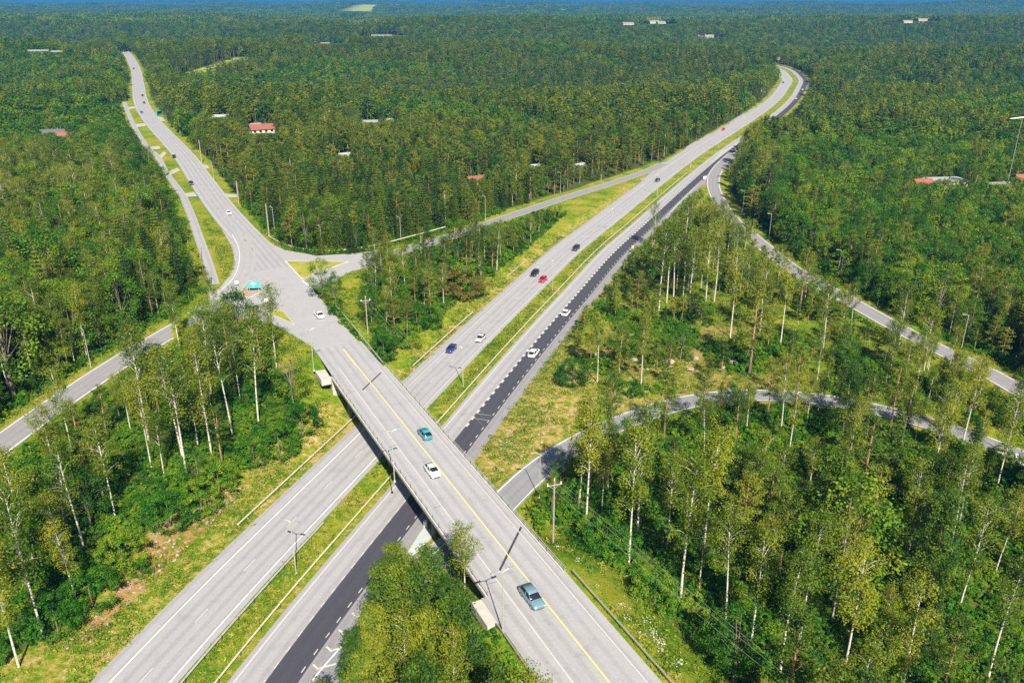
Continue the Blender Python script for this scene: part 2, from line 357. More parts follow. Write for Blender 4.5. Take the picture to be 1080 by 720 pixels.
def W(poly, z=0.0): return [tuple(P(x, y, z)[:2]) for x, y in poly]
CLEAR = [W([(-30, 720), (20, 695), (80, 655), (130, 605), (160, 560), (250, 508), (264, 490), (330, 440), (370, 430), (395, 440), (95, 722), (60, 790), (-60, 790)]),
         W([(275, 338), (300, 345), (350, 385), (352, 402), (385, 440), (335, 445), (305, 415), (288, 380)], 4),
         W([(331, 307), (374, 287), (400, 284), (386, 330), (392, 352), (408, 378), (416, 392), (430, 405), (400, 387)], 4.5),
         W([(425, 405), (405, 392), (412, 378), (470, 335), (520, 293), (560, 262), (598, 226), (650, 190), (690, 175), (695, 185), (533, 305)], 0.5),
         W([(560, 222), (600, 209), (650, 192), (640, 215), (600, 226)], 0.8),
         W([(495, 490), (512, 522), (560, 485), (598, 460), (632, 430), (640, 402), (598, 372), (640, 302), (690, 246), (735, 205), (742, 186), (641, 296), (577, 378)], 0.2),
         W([(538, 548), (572, 525), (592, 548), (606, 582), (655, 608), (705, 652), (748, 692), (790, 730), (830, 790), (740, 790), (690, 722), (586, 592)], 2.5),
         W([(405, 600), (445, 560), (470, 560), (462, 590), (420, 615)], 0.0),
         W([(243, 262), (247, 270), (244, 287), (234, 301), (226, 300), (212, 250), (200, 215), (192, 199), (207, 210), (222, 230)], 7),
         W([(560, 690), (540, 650), (520, 640), (530, 700), (560, 760), (620, 790)], 5)]
ROCKY = [W([(598, 372), (640, 402), (600, 440), (700, 432), (830, 412), (845, 385), (790, 350), (700, 335), (650, 345)], 0.5)]
OPENW = [W([(640, 302), (700, 240), (745, 190), (765, 235), (850, 300), (1000, 385), (1085, 430), (1085, 470), (840, 412), (598, 440), (598, 372)], 0.5)]
BR_FOOT = [tuple(bridge_pt(BR0 - 3, -9)[:2]), tuple(bridge_pt(BR1 + 2, -9)[:2]), tuple(bridge_pt(BR1 + 2, 8)[:2]), tuple(bridge_pt(BR0 - 3, 8)[:2])]
SB_WOODGRASS = 0

# ground sheet ------------------------------------------------------------
def grow(start, step, k, end):
    o = [start]; s = step
    while abs(o[-1]) < end or (o[-1] - start) * step < 0: o.append(o[-1] + s); s *= k
    return o[1:]
xs = np.r_[sorted(grow(-520, -5, 1.22, 16000)), np.arange(-520, -170, 5.0), np.arange(-170, 190, 1.25), np.arange(190, 430, 5.0), grow(430, 5, 1.22, 16000)]
ys = np.r_[sorted(grow(20, -3, 1.35, 3000)), np.arange(20, 60, 2.5), np.arange(60, 430, 1.25), np.arange(430, 1150, 5.0), grow(1150, 5, 1.18, 20000)]
xs = np.unique(xs); ys = np.unique(ys)
GX, GY = np.meshgrid(xs, ys)
HS = []
for r in np.array_split(np.arange(len(ys)), 12): HS.append(height(GX[r], GY[r]))
GH = np.vstack(HS)
nx, ny = len(xs), len(ys)
idx = np.arange(nx * ny).reshape(ny, nx)
Fg = np.stack([idx[:-1, :-1], idx[:-1, 1:], idx[1:, 1:], idx[1:, :-1]], -1).reshape(-1, 4)
def hq(x, y):
    """bilinear lookup in the ground sheet"""
    x = np.atleast_1d(x).astype(float); y = np.atleast_1d(y).astype(float)
    i = np.clip(np.searchsorted(xs, x) - 1, 0, nx - 2); j = np.clip(np.searchsorted(ys, y) - 1, 0, ny - 2)
    u = (x - xs[i]) / (xs[i + 1] - xs[i]); v = (y - ys[j]) / (ys[j + 1] - ys[j])
    return (GH[j, i] * (1 - u) + GH[j, i + 1] * u) * (1 - v) + (GH[j + 1, i] * (1 - u) + GH[j + 1, i + 1] * u) * v
def PG(px, py):
    """pixel to the ground surface"""
    z = 0.0
    for _ in range(12):
        p = P(px, py, z); z = float(hq(p[0], p[1])[0])
    return P(px, py, z)
def clearing(X, Y):
    c = np.zeros(X.shape, bool)
    for q in CLEAR: c |= inside(X, Y, q)
    return c
def road_d(X, Y):
    """signed clearance to the edges of all paved roads"""
    d = np.full(X.shape, 1e9)
    for a, hw in ((dec(MC, 2), 13.5), (dec(NW_C, 2), 5.5), (dec(OFFR, 2), 3.4), (dec(CRW, 2), 3.8), (dec(FRN, 2), 2.3), (dec(ERMP, 2), 3.4), (dec(LRMP, 2), 3.2), (BRA, 6.5), (BRB, 6.5)):
        q, _ = near(a, X, Y); d = np.minimum(d, q - hw)
    ins = inside(X, Y, [(p[0], p[1]) for p in JW]); d = np.where(ins, -1, d)
    return np.where(inside(X, Y, BR_FOOT), np.minimum(d, 0.5), d)
def groundmat():
    m, nt, n, l, b = newmat('ground_cover'); pos = pos_node(n)
    def attr(nm):
        a = n.new('ShaderNodeAttribute'); a.attribute_name = nm; return a.outputs['Fac']
    n1 = noise(n, l, pos, 0.09, 5, 0.6); n2 = noise(n, l, pos, 0.7, 5, 0.7); n3 = noise(n, l, pos, 3.2, 4, 0.7); n4 = noise(n, l, pos, 0.025, 3)
    grass = ramp(n, l, math_(n, l, 'ADD', math_(n, l, 'MULTIPLY', n1, 0.55), math_(n, l, 'MULTIPLY', n2, 0.45)),
                 [(0.37, (0.060, 0.150, 0.008)), (0.46, (0.130, 0.205, 0.012)), (0.54, (0.240, 0.250, 0.022)), (0.64, (0.350, 0.240, 0.075))])
    grass = mix(n, l, 0.55, grass, ramp(n, l, n3, [(0.35, (0.30, 0.38, 0.3)), (0.6, (1.05, 1.05, 1))]), 'MULTIPLY')
    dry = ramp(n, l, math_(n, l, 'ADD', math_(n, l, 'MULTIPLY', n1, 0.4), math_(n, l, 'MULTIPLY', n2, 0.6)),
               [(0.38, (0.20, 0.21, 0.03)), (0.5, (0.33, 0.24, 0.07)), (0.62, (0.42, 0.30, 0.18))])
    rocky = ramp(n, l, math_(n, l, 'ADD', math_(n, l, 'MULTIPLY', n1, 0.3), math_(n, l, 'MULTIPLY', n2, 0.7)),
               [(0.40, (0.10, 0.15, 0.012)), (0.49, (0.26, 0.18, 0.05)), (0.57, (0.33, 0.20, 0.12)), (0.66, (0.42, 0.32, 0.27))])
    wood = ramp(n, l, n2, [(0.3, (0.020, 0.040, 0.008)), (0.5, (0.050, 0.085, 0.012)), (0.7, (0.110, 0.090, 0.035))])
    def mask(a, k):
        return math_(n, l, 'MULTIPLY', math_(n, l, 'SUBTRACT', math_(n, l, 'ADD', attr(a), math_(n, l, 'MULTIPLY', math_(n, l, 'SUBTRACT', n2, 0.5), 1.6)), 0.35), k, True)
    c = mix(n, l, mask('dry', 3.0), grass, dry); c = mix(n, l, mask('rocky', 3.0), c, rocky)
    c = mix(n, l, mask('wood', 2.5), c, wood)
    field = attr('field'); c = mix(n, l, field, c, (0.28, 0.33, 0.07))
    l.new(c, b.inputs['Base Color']); b.inputs['Roughness'].default_value = 0.95; b.inputs['Specular IOR Level'].default_value = 0.1
    bp = n.new('ShaderNodeBump'); bp.inputs['Strength'].default_value = 0.6; bp.inputs['Distance'].default_value = 0.5
    l.new(n3, bp.inputs['Height']); l.new(bp.outputs[0], b.inputs['Normal'])
    return m
M['ground'] = groundmat()
gme = mesh_np('ground', np.stack([GX, GY, GH], -1).reshape(-1, 3), Fg, [M['ground']], smooth_=True)
zone_ground = (GX > -5) & (GX < 110) & (GY > 60) & (GY < 165)
wood = np.ones(GX.shape, np.float32); dry = np.zeros(GX.shape, np.float32); rky = np.zeros(GX.shape, np.float32)
jr = (GY > 40) & (GY < 1300) & (np.abs(GX) < 560)
rd = np.full(GX.shape, 50.0); rd[jr] = road_d(GX[jr], GY[jr]); cl = clearing(GX, GY)
opn = inside(GX, GY, OPENW[0])
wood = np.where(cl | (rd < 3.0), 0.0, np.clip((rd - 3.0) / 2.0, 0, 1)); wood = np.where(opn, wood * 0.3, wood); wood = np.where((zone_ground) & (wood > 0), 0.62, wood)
md, _ = near(dec(MC, 2), GX, GY)
dry = np.where(md < 14, 0.30, np.clip(1.2 - (md - 14) / 6, 0, 1) * 0.5)
dry = np.where(inside(GX, GY, CLEAR[0]), 0.45, dry); dry = np.where(inside(GX, GY, CLEAR[5]), 0.55, dry)
dry = np.where(inside(GX, GY, CLEAR[6]), 0.0, dry)
RK0 = W([(60, 690), (150, 600), (165, 560), (245, 515), (262, 515), (225, 560), (160, 615), (95, 680)])
rky = np.where(inside(GX, GY, ROCKY[0]), 0.52, 0.0); rky = np.where(inside(GX, GY, RK0), 0.75, rky)
FIELDS = [((365, 12), 110, 1000), ((226, 72), 22, 130), ((345, 21), 90, 700), ((110, 20), 90, 500)]
field = np.zeros(GX.shape, np.float32); FW = []
for (fx, fy), rx, ry in FIELDS:
    c0 = P(fx, fy, 8.0); FW.append((c0[0], c0[1], rx, ry)); field = np.maximum(field, (((GX - c0[0]) / rx) ** 2 + ((GY - c0[1]) / ry) ** 2 < 1) * 1.0)
for nm, ar in (('wood', wood), ('dry', dry), ('rocky', rky), ('field', field)):
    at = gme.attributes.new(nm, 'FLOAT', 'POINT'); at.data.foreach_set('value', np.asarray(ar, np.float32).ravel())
tag(obj('ground', gme), kind='structure')

# ---------------------------------------------------------------- roads
def ribbon(name, a, o0, o1, mat, dz=0.0, parent=None, cols=1, kind='structure'):
    """strip between two side offsets of a centre line, with 'across' and 'along' attributes"""
    n = right_of(a); o0 = np.broadcast_to(o0, len(a)); o1 = np.broadcast_to(o1, len(a)); s = arclen(a)
    Vv = []; ac = []; al = []
    for k in range(cols + 1):
        o = o0 + (o1 - o0) * k / cols; Vv.append(np.c_[a[:, 0] + n[:, 0] * o, a[:, 1] + n[:, 1] * o, a[:, 2] + dz]); ac.append(o); al.append(s)
    V = np.vstack(Vv); L = len(a)
    F = np.vstack([np.stack([k * L + np.arange(L - 1), (k + 1) * L + np.arange(L - 1), (k + 1) * L + np.arange(1, L), k * L + np.arange(1, L)], 1) for k in range(cols)])
    me = mesh_np(name, V, F, [mat])
    for nm, ar in (('across', np.concatenate(ac)), ('along', np.concatenate(al))):
        t = me.attributes.new(nm, 'FLOAT', 'POINT'); t.data.foreach_set('value', np.asarray(ar, np.float32))
    o = obj(name, me, parent)
    if kind: tag(o, kind=kind)
    return o
def cut(a, s0, s1):
    s = arclen(a); t = np.r_[s0, s[(s > s0) & (s < s1)], s1]
    return np.stack([np.interp(t, s, a[:, k]) for k in range(3)], 1)
class Marks:
    def __init__(s): s.V = []; s.F = []; s.n = 0
    def strip(s, a, o, w, dz):
        n = right_of(a); A = np.c_[a[:, :2] + n * (o - w / 2), a[:, 2] + dz]; B = np.c_[a[:, :2] + n * (o + w / 2), a[:, 2] + dz]
        L = len(a); s.V += [A, B]; i = s.n + np.arange(L - 1); s.F.append(np.stack([i, i + L, i + L + 1, i + 1], 1)); s.n += 2 * L
    def dashes(s, a, o, w, dz, on, per, s0=0.0, s1=None):
        s1 = arclen(a)[-1] if s1 is None else s1; t = s0
        while t + on < s1: s.strip(cut(a, t, t + on), o, w, dz); t += per
    def quad(s, pts):
        s.V.append(np.array(pts, float)); s.F.append(np.array([[s.n, s.n + 1, s.n + 2, s.n + 3]])); s.n += 4
    def build(s, name, mat):
        return tag(obj(name, mesh_np(name, np.vstack(s.V), np.vstack(s.F), [mat])), kind='structure')
def flatpoly(name, pts, mat, dz=0.0, parent=None, kind='structure'):
    bm = bmesh.new(); f = bm.faces.new([bm.verts.new((float(p[0]), float(p[1]), float(p[2]) + dz)) for p in pts])
    bm.normal_update()
    if f.normal.z < 0: f.normal_flip()
    bmesh.ops.triangulate(bm, faces=[f]); me = bpy.data.meshes.new(name); bm.to_mesh(me); bm.free(); me.materials.append(mat)
    o = obj(name, me, parent)
    if kind: tag(o, kind=kind)
    return o
Z1, Z2, Z3, Z4 = 0.0, 0.006, 0.012, 0.018
kk = np.clip((sM - 395) / 60, 0, 1) * (sM < 2000)
left_edge = -11.2 - 3.4 * kk * np.clip((760 - sM) / 60, 0, 1)
ribbon('motorway_road', MED, left_edge, -0.2, M['old'], Z1, cols=8)
s_nose = 385.0
re = 17.3 - 2.4 * np.clip((sM - 520) / 40, 0, 1)
ribbon('motorway_road', MED, 5.9, 10.6, M['old'], Z1, cols=4)
ribbon('motorway_road', MED, 10.6, np.where(sM < 510, 14.75, 15.1), M['new'], Z2, cols=3)
i0 = sM < 530
ribbon('motorway_road', MED[i0], 14.2, 17.2, M['grey'], Z1, cols=3)
# lower slip road with the paved gore, and the exit road
gp = [offset(cut(MED, 30, 108), 17.15)[k] for k in range(0, 26, 3)]
a_ = offset(cut(LRMP, 20, 98), -2.5); gore = [tuple(p) for p in offset(cut(MED, 36, 96), 17.1)[::3]] + [tuple(p) for p in a_[::-3]]
flatpoly('gore_pavement', gore, M['pale'], -0.004)
ribbon('slip_road', LRMP, -3.0, 3.0, M['grey2'], Z2 + 0.004, cols=4)
ribbon('exit_road', ERMP, -3.2, 3.2, M['grey'], Z2 + 0.004, cols=4)
nose = [tuple(P(*q)) for q in [(700, 232), (742, 189), (752, 183), (779, 160), (786, 146), (760, 160)]]
flatpoly('gore_pavement', nose, M['pale'], 0.003)
ribbon('side_road', NW_C, -5.3, 5.3, M['old'], 0.008, cols=6)
ribbon('side_road', CRW, -3.6, 3.6, M['grey'], 0.004, cols=4)
ribbon('ramp_road', OFFR, -3.1, 3.1, M['grey'], 0.008, cols=4)
ribbon('frontage_path', FRN, -1.5, 1.5, M['old'], 0.003, cols=2)
flatpoly('junction_road', JW, M['deck'], 0.0)
# turning tracks worn dark into the junction
trk1 = smooth(resample(spline([P(x, y, 7) for x, y in [(222, 322), (240, 309), (255, 296), (262, 280), (262, 262), (254, 246)]]), 2), 3)
ribbon('junction_road', trk1, -2.4, 2.2, M['patch'], 0.016, cols=3)
trk2 = smooth(resample(spline([P(x, y, 7) for x, y in [(205, 343), (232, 332), (262, 320.5), (285, 319), (306, 322)]]), 2), 3)
ribbon('junction_road', trk2, -1.7, 1.7, M['patch'], 0.014, cols=3)
BRP = resample(np.array([bridge_pt(s, 0) for s in (-75, 120)]), 4.0)
ribbon('approach_road', resample(np.array([bridge_pt(s, 0) for s in (-75, BR0 - 0.02)]), 4.0), -7.4, 5.6, M['deck'], 0.010, cols=5)
ribbon('approach_road', resample(np.array([bridge_pt(s, 0) for s in (BR1 + 0.02, 116)]), 4.0), -5.4, 5.0, M['deck'], 0.010, cols=5)
# driveways between the side road and the frontage path
for q in [[(167, 165), (172, 160), (176, 161), (171, 167)], [(176, 182), (187, 177), (190, 180), (178, 185)], [(192, 204), (205, 203), (208, 207), (194, 208)],
          [(133, 113), (142, 112.2), (143, 114.5), (134, 115.5)], [(142, 131), (153, 130), (154, 133), (143.5, 134.5)], [(155, 155), (168, 154), (169.5, 157), (156, 158.5)],
          [(205, 171), (219, 174.5), (221, 178), (209, 177)], [(234, 204), (253, 205.5), (254, 208.5), (238, 208)], [(166, 123), (172, 124), (175, 129), (168, 127)]]:
    flatpoly('driveway', [P(x, y, 7) for x, y in q], M['pale'], -0.006)
# wooded ground stays below: kerb line along the top of the ramp
# ---- painted markings
mw = Marks(); my = Marks(); ww = Marks()
near_ = cut(MED, 10, 1150)
mw.strip(cut(MED, 10, 135), -8.75, 0.22, 0.010); ww.strip(cut(MED, 135, 1150), -8.75, 0.2, 0.010); mw.strip(cut(MED, 10, 130), -1.25, 0.22, 0.010); ww.strip(cut(MED, 130, 1150), -1.25, 0.2, 0.010); ww.strip(near_, 6.75, 0.20, 0.010)
ww.dashes(near_, -5.0, 0.16, 0.010, 3.0, 12.0, 5.5, 1100)
ww.dashes(near_, 10.5, 0.15, 0.014, 1.2, 3.2, 0, 118); ww.dashes(near_, 10.75, 0.5, 0.014, 1.5, 3.2, 132, 560); ww.dashes(near_, 14.3, 0.15, 0.014, 1.2, 3.4, 0, 118); ww.dashes(near_, 14.3, 0.16, 0.014, 1.2, 3.4, 118, 470)
mw.strip(offset(cut(LRMP, 25, 300), 0), -2.55, 0.22, 0.022); mw.strip(cut(LRMP, 98, 300), 2.6, 0.15, 0.022)
mw.strip(cut(ERMP, 55, 420), -2.7, 0.22, 0.022); mw.strip(cut(ERMP, 5, 420), 2.7, 0.22, 0.022)
mw.strip(cut(CRW, 0, arclen(CRW)[-1] - 8), -3.1, 0.22, 0.016); mw.strip(cut(CRW, 0, arclen(CRW)[-1] - 16), 3.1, 0.22, 0.016)
mw.strip(OFFR[4:], -2.8, 0.15, 0.016); mw.strip(OFFR[4:], 2.8, 0.15, 0.016)
LN = arclen(NW_C)[-1]
ww.strip(cut(NW_C, 40, LN), -4.7, 0.16, 0.016); ww.strip(cut(NW_C, 40, LN), 4.7, 0.16, 0.016); ww.dashes(NW_C, -1.4, 0.14, 0.016, 3, 12, 22, 700); ww.dashes(NW_C, 1.8, 0.14, 0.016, 3, 9, 25, 260)
mw.strip(cut(trk1, 2, arclen(trk1)[-1]), -2.9, 0.18, 0.022)
bm_ = resample(np.array([bridge_pt(s, 0) for s in (-74, 103)]), 4.0)
ww.strip(bm_, -3.9, 0.16, 0.022); ww.strip(bm_, 4.0, 0.16, 0.022); my.strip(bm_, 0.0, 0.20, 0.022)
my.strip(resample(np.array([bridge_pt(s, 0) for s in (103, 113)]), 3.0), -0.1, 0.3, 0.022)
bw = P(331, 307, 7); bq = P(318, 296, 7); mw.quad([(bq[0], bq[1], 7.02), (bw[0], bw[1], 7.02), (bw[0] + .4, bw[1] + .25, 7.02), (bq[0] + .4, bq[1] + .25, 7.02)])
for k in range(4):                                            # pedestrian crossing bars
    A = P(231.5 + 3.6 * k, 311 - 2.0 * k, 7); d = P(239 + 3.6 * k, 314.5 - 2.0 * k, 7) - A; d /= np.linalg.norm(d[:2]); nn = np.array([-d[1], d[0], 0])
    A = A + np.array([0, 0, 0.024]); mw.quad([A, A + d * 3.4, A + d * 3.4 + nn * 0.55, A + nn * 0.55])
for (px, py) in ((378, 650), (364, 668), (351, 686), (337, 705)):                         # chevrons on the gore
    t = P(px, py, 0); 
    for sgn, L in ((1, 2.2), (-1, 1.3)):
        d = np.array([math.cos(R_(73 - 52 * sgn) if sgn > 0 else R_(73 + 62)), math.sin(R_(73 - 52 * sgn) if sgn > 0 else R_(73 + 62)), 0]); nn = np.array([-d[1], d[0], 0])
        A = t + np.array([0, 0, 0.012 + 0.004 * (sgn > 0)]); ww.quad([A, A + d * L, A + d * L + nn * 0.3, A + nn * 0.3])
mw.build('road_marking', M['white']); ww.build('road_marking', M['worn']); my.build('road_marking', M['yellow'])
# seams in the fresh asphalt
sm = Marks()
for s_ in (146.0, 148.2): 
    q = cut(MED, s_, s_ + 0.35); sm.strip(resample(np.array([offset(q, 10.7)[0], offset(q, 14.1)[0]]), 1.0), 0, 0.22, 0.016)
sm.build('road_marking', M['grey'])
dk = Marks()
for (px, py) in ((371, 413), (415, 470), (462, 534), (521, 614)):
    A = P(px - 5, py + 1.5, 7); B = P(px + 5, py - 1.5, 7); dk.strip(np.array([A, (A + B) / 2, B]), 0, 0.10, 0.020)
dk.build('dark_strip', M['dstrip'])  # short thin dark strips across the left lane of the bridge

# traffic islands ---------------------------------------------------------
def island(name, pts, label, top='grass', z=7.0, h=0.14):
    w = [P(x, y, z) for x, y in pts]; c = np.mean([p[:2] for p in w], axis=0)
    r = tag(empty(name, (c[0], c[1], z)), label, 'traffic island'); loc = [(p[0] - c[0], p[1] - c[1]) for p in w]
    mb = MB(); mb.prism(loc, -0.05, h); mb.build('kerb', M['kerb'], r)
    inn = [(x * 0.93, y * 0.93) for x, y in loc]
    flatpoly('surface', [(x, y, h + 0.01) for x, y in inn], M[top], 0.0, r, kind=None)
def simple_grass():
    m, nt, n, l, b = newmat('mown_grass'); pos = pos_node(n)
    f = math_(n, l, 'ADD', math_(n, l, 'MULTIPLY', noise(n, l, pos, 0.25, 4), 0.5), math_(n, l, 'MULTIPLY', noise(n, l, pos, 2.0, 5, .7), 0.5))
    l.new(ramp(n, l, f, [(0.36, (0.12, 0.17, 0.012)), (0.5, (0.23, 0.24, 0.02)), (0.64, (0.36, 0.27, 0.07))]), b.inputs['Base Color']); b.inputs['Roughness'].default_value = 0.95
    return m
M['grass'] = simple_grass()
island('traffic_island', [(300, 275.5), (368, 276), (345, 284), (318, 295)], 'triangular grass island between the two arms of the ramp at the junction')
island('traffic_island', [(280, 327.5), (290, 326.5), (299, 328.5), (311, 343), (302, 338.5), (287, 332)], 'narrow grass island pointing at the bridge on the near side of the junction')
island('traffic_island', [(252, 309), (262, 296), (270, 299), (275, 308), (262, 315)], 'brown paved island under the teal direction sign', 'brown')

# the grass strip in the median is the ground itself; motorway is done
# ---------------------------------------------------------------- bridge
B = empty('road_bridge', (*bridge_pt(60, 0)[:2], 0)); tag(B, 'long concrete bridge carrying the yellow-lined road across the motorway', 'bridge')
def bl(p):                                                    # world -> bridge local
    q = np.array(p, float); q[:2] -= bridge_pt(60, 0)[:2]; return q
def bpoly(s0, s1, o0, o1): return [bl(bridge_pt(s, o))[:2] for s, o in ((s0, o0), (s1, o0), (s1, o1), (s0, o1))]
mb = MB(); mb.prism(bpoly(BR0, BR1, -6.29, 5.19), 6.66, 6.985); mb.build('deck_slab', M['concrete'], B)
dd = resample(np.array([bl(bridge_pt(s, 0, 7.0)) for s in (BR0, BR1)]), 4.0)
ribbon('deck_surface', dd, -6.25, 5.15, M['deck'], 0.006, B, 5, None)
for o0, o1 in ((-6.75, -6.3), (5.2, 5.65)):
    mb = MB(); mb.prism(bpoly(BR0, BR1, o0, o1), 6.62, 7.14); mb.build('edge_beam', M['concrete'], B)
for o in (-5.2, 4.2):
    mb = MB(); mb.prism(bpoly(BR0, BR1, o - 0.9, o + 0.9), 5.0, 6.655); mb.build('girder', M['darkconc'], B)  # deep and dark toned to paint the shade band below the deck edge
MWD = np.array([0.29, 0.957])
for (sv_, ov) in ((BR0, -30.9), (BR1, -87)):
    pass
def skew_strip(s, o0, o1, w):                                 # strip across the deck, parallel to the motorway below
    a = bl(bridge_pt(s, 0)); k = np.array([MWD[0], MWD[1]]); t0 = (o0) / (k @ BN); t1 = (o1) / (k @ BN)
    A = a[:2] + k * t0; Bq = a[:2] + k * t1; h = BD * w / 2
    return [A - h, Bq - h, Bq + h, A + h]
for s in (27.5, 93.0):
    flatpoly('expansion_joint', [(p[0], p[1], 7.02) for p in skew_strip(s, -2.6, 4.9 if s < 50 else 3.6, 0.5)], M['joint'], 0.0, B, kind=None)
PIERS = []
for (px, py) in ((0, 0), (1, 0), (2, 0)): pass
for mo in (-13.8, 2.8, 19.5):                                 # pier lines run with the motorway: beside it and in the median
    for o in (-3.0, 2.2):
        # intersection of offset line mo of the median curve with bridge line o
        cand = offset(MED, mo); best = None
        rel = (cand[:, :2] - BR_A) @ BN - o; j = np.where(np.diff(np.sign(rel)) != 0)[0]
        j = j[(cand[j, 1] > 70) & (cand[j, 1] < 190)]
        if len(j):
            p = bl((cand[j[0], 0], cand[j[0], 1], 0)); mb = MB(); mb.tube([(p[0], p[1], -0.5), (p[0], p[1], 6.6)], 0.5, 16); mb.build('pier', M['darkconc'], B)
for s, sg in ((BR0, -1), (BR1, 1)):                           # abutments with splayed wings
    mb = MB(); mb.prism(bpoly(s + 0.02 * sg, s + 1.6 * sg, -6.7, 5.6), 2.5, 6.6)
    mb.prism(bpoly(s + (0.02 if sg > 0 else -5.2), s + (5.2 if sg > 0 else -0.02), -8.9, -6.78), 5.5, 6.88); mb.build('abutment', M['concrete'], B)
for o, nm in ((-6.52, 'railing'), (5.42, 'railing')):         # parapet railings: rails with posts
    r = MB(); a = np.array([bl(bridge_pt(s, o, 7.0)) for s in (BR0 - 0.5, BR1 + 0.5)])
    for h in (0.95, 0.5): r.sweep(a, [(-0.035, h), (0.035, h), (0.035, h + 0.06), (-0.035, h + 0.06)])
    ro = r.build('railing', M['galv'], B)
    pm = MB(); pm.box((0, 0, 0.43), (0.07, 0.07, 0.86)); pme = pm.mesh('post', M['dsteel'])
    for s in np.arange(BR0, BR1, 2.5):
        p = obj('post', pme, ro); q = bl(bridge_pt(s, o, 7.15)); p.location = (q[0], q[1], 7.14)

# ---------------------------------------------------------------- guardrails
GPOST = None
def guardrail(path, label, color='galv', post=4.0, h=0.55, name='guardrail', nposts=True):
    global GPOST
    path = resample(path, 4.0); c = path[len(path) // 2].copy(); loc = path - c
    r = tag(empty(name, c), label, 'guardrail', 'steel guardrails along the roads')
    mb = MB(); mb.sweep(loc, [(-0.05, h - 0.05), (0.06, h + 0.02), (-0.02, h + 0.11), (0.06, h + 0.20), (-0.05, h + 0.27), (-0.09, h + 0.11)])
    mb.build('rail', M[color], r)
    if GPOST is None: q = MB(); q.box((0, 0, 0.3), (0.10, 0.14, 0.95)); GPOST = q.mesh('post', M['dsteel'])
    if nposts:
        for p in resample(loc, post)[:95]:
            o = obj('post', GPOST, r); o.location = p
GLM = flat('aged_guardrail_steel', (0.50, 0.48, 0.36), 0.5, 0.2, 0.1, 1); M['railw'] = GLM
def mwcut(y0, y1, o, dz=0.0):
    s0 = np.interp(y0, MED[:, 1], sM); s1 = np.interp(y1, MED[:, 1], sM); return offset(cut(MED, s0, s1), o, dz)
guardrail(mwcut(113, 160, -12.6), 'pale guardrail left of the motorway on the near side of the bridge', 'railw')
guardrail(mwcut(178, 215, -12.0), 'pale guardrail left of the motorway just beyond the bridge, below the bronze bush', 'railw')
guardrail(mwcut(246, 262, -14.0), 'short isolated guardrail piece in the grass left of the far motorway', 'railw')
guardrail(mwcut(60, 118, 0.7), 'guardrail on the left edge of the median near the bottom lamp', 'galv')
guardrail(mwcut(60, 420, 4.9), 'long pale guardrail on the right edge of the grass median', 'railw', 5.0)
guardrail(offset(cut(LRMP, 99, 106), -4.4), 'short guardrail between the slip road and the bridge', 'railw')
guardrail(resample(np.array([bridge_pt(s, 6.3, 6.95) for s in (-72, BR0 - 1)]), 4), 'guardrail along the right shoulder of the bridge approach', 'galv', 3.0)
guardrail(resample(np.array([bridge_pt(s, -7.9, 6.9) for s in (-72, BR0 - 6)]), 4), 'guardrail along the left shoulder of the bridge approach', 'galv', 3.0)
guardrail(np.array([P(x, y, 6.95) for x, y in [(355, 325), (375, 349), (396, 375), (404, 385)]]), 'guardrail beside the white hatchback where the bridge meets the junction', 'galv')
guardrail(smooth(resample(spline([P(x, y, 6.95) for x, y in [(283, 250.5), (302, 260.5), (336, 267), (384, 263), (430, 252), (470, 241)]]), 3), 2), 'guardrail curving along the wooded side of the ramp', 'railw')
guardrail(smooth(resample(spline([P(x, y, 6.9) for x, y in [(212, 262), (214, 285), (219, 300), (227, 309), (214, 320), (203, 332)]]), 2), 2), 'guardrail around the footpath corner left of the crossing', 'railw')
# pale splitter slab at the end of the slip road gore
sp = [P(x, y, 0) for x, y in [(427, 588), (441, 566), (449, 555), (458, 564), (445, 578), (431, 590)]]
c0 = np.mean(sp, axis=0); S = tag(empty('splitter_slab', (c0[0], c0[1], 0)), 'pale wedge shaped concrete slab beside the slip road under the bridge', 'concrete slab')
mb = MB(); mb.prism([(p[0] - c0[0], p[1] - c0[1]) for p in sp], -0.15, 0.32); mb.build('slab', M['paleslab'], S, 0.03)
mb = MB(); q = sp[2] - c0; mb.tube([(q[0], q[1] - .3, 0.0), (q[0], q[1] - .3, 1.3)], 0.35, 12); mb.build('marker_post', M['whitepaint'], S)

# ---------------------------------------------------------------- lamps, poles, signs
def copy_tree(src, parent=None):
    c = src.copy(); COL.objects.link(c); c.parent = parent
    for ch in src.children: copy_tree(ch, c)
    return c
def make_lamp(h, arms, headlen=0.75):
    r = empty('street_lamp')
    mb = MB(); mb.tube([(0, 0, -0.3), (0, 0, 0.5), (0, 0, h)], [0.10, 0.09, 0.055], 10); mb.tube([(0, 0, -0.1), (0, 0, 0.14)], [0.24, 0.22], 10); mb.build('pole', M['galv'], r)
    for s in arms:
        mb = MB(); mb.tube([(0, 0, h - 0.25), (0.25 * s, 0, h), (0.9 * s, 0, h + 0.12)], 0.05, 6); mb.build('arm', M['galv'], r)
        mb = MB(); mb.box((1.25 * s, 0, h + 0.13), (headlen, 0.34, 0.16), taper=0.9); mb.build('lamp_head', M['lamp'], r, 0.03)
    return r
LD = make_lamp(9.6, (1, -1), 0.8); LS = make_lamp(9.0, (1,)); used = {'d': False, 's': False}
def lamp(kind, x, y, z, rz, label, group):
    src = LD if kind == 'd' else LS
    o = src if not used[kind] else copy_tree(src); used[kind] = True
    o.location = (float(x), float(y), float(z)); o.rotation_euler = (0, 0, rz); tag(o, label, 'street lamp', group)
GML = 'double headed street lamps in the motorway median'
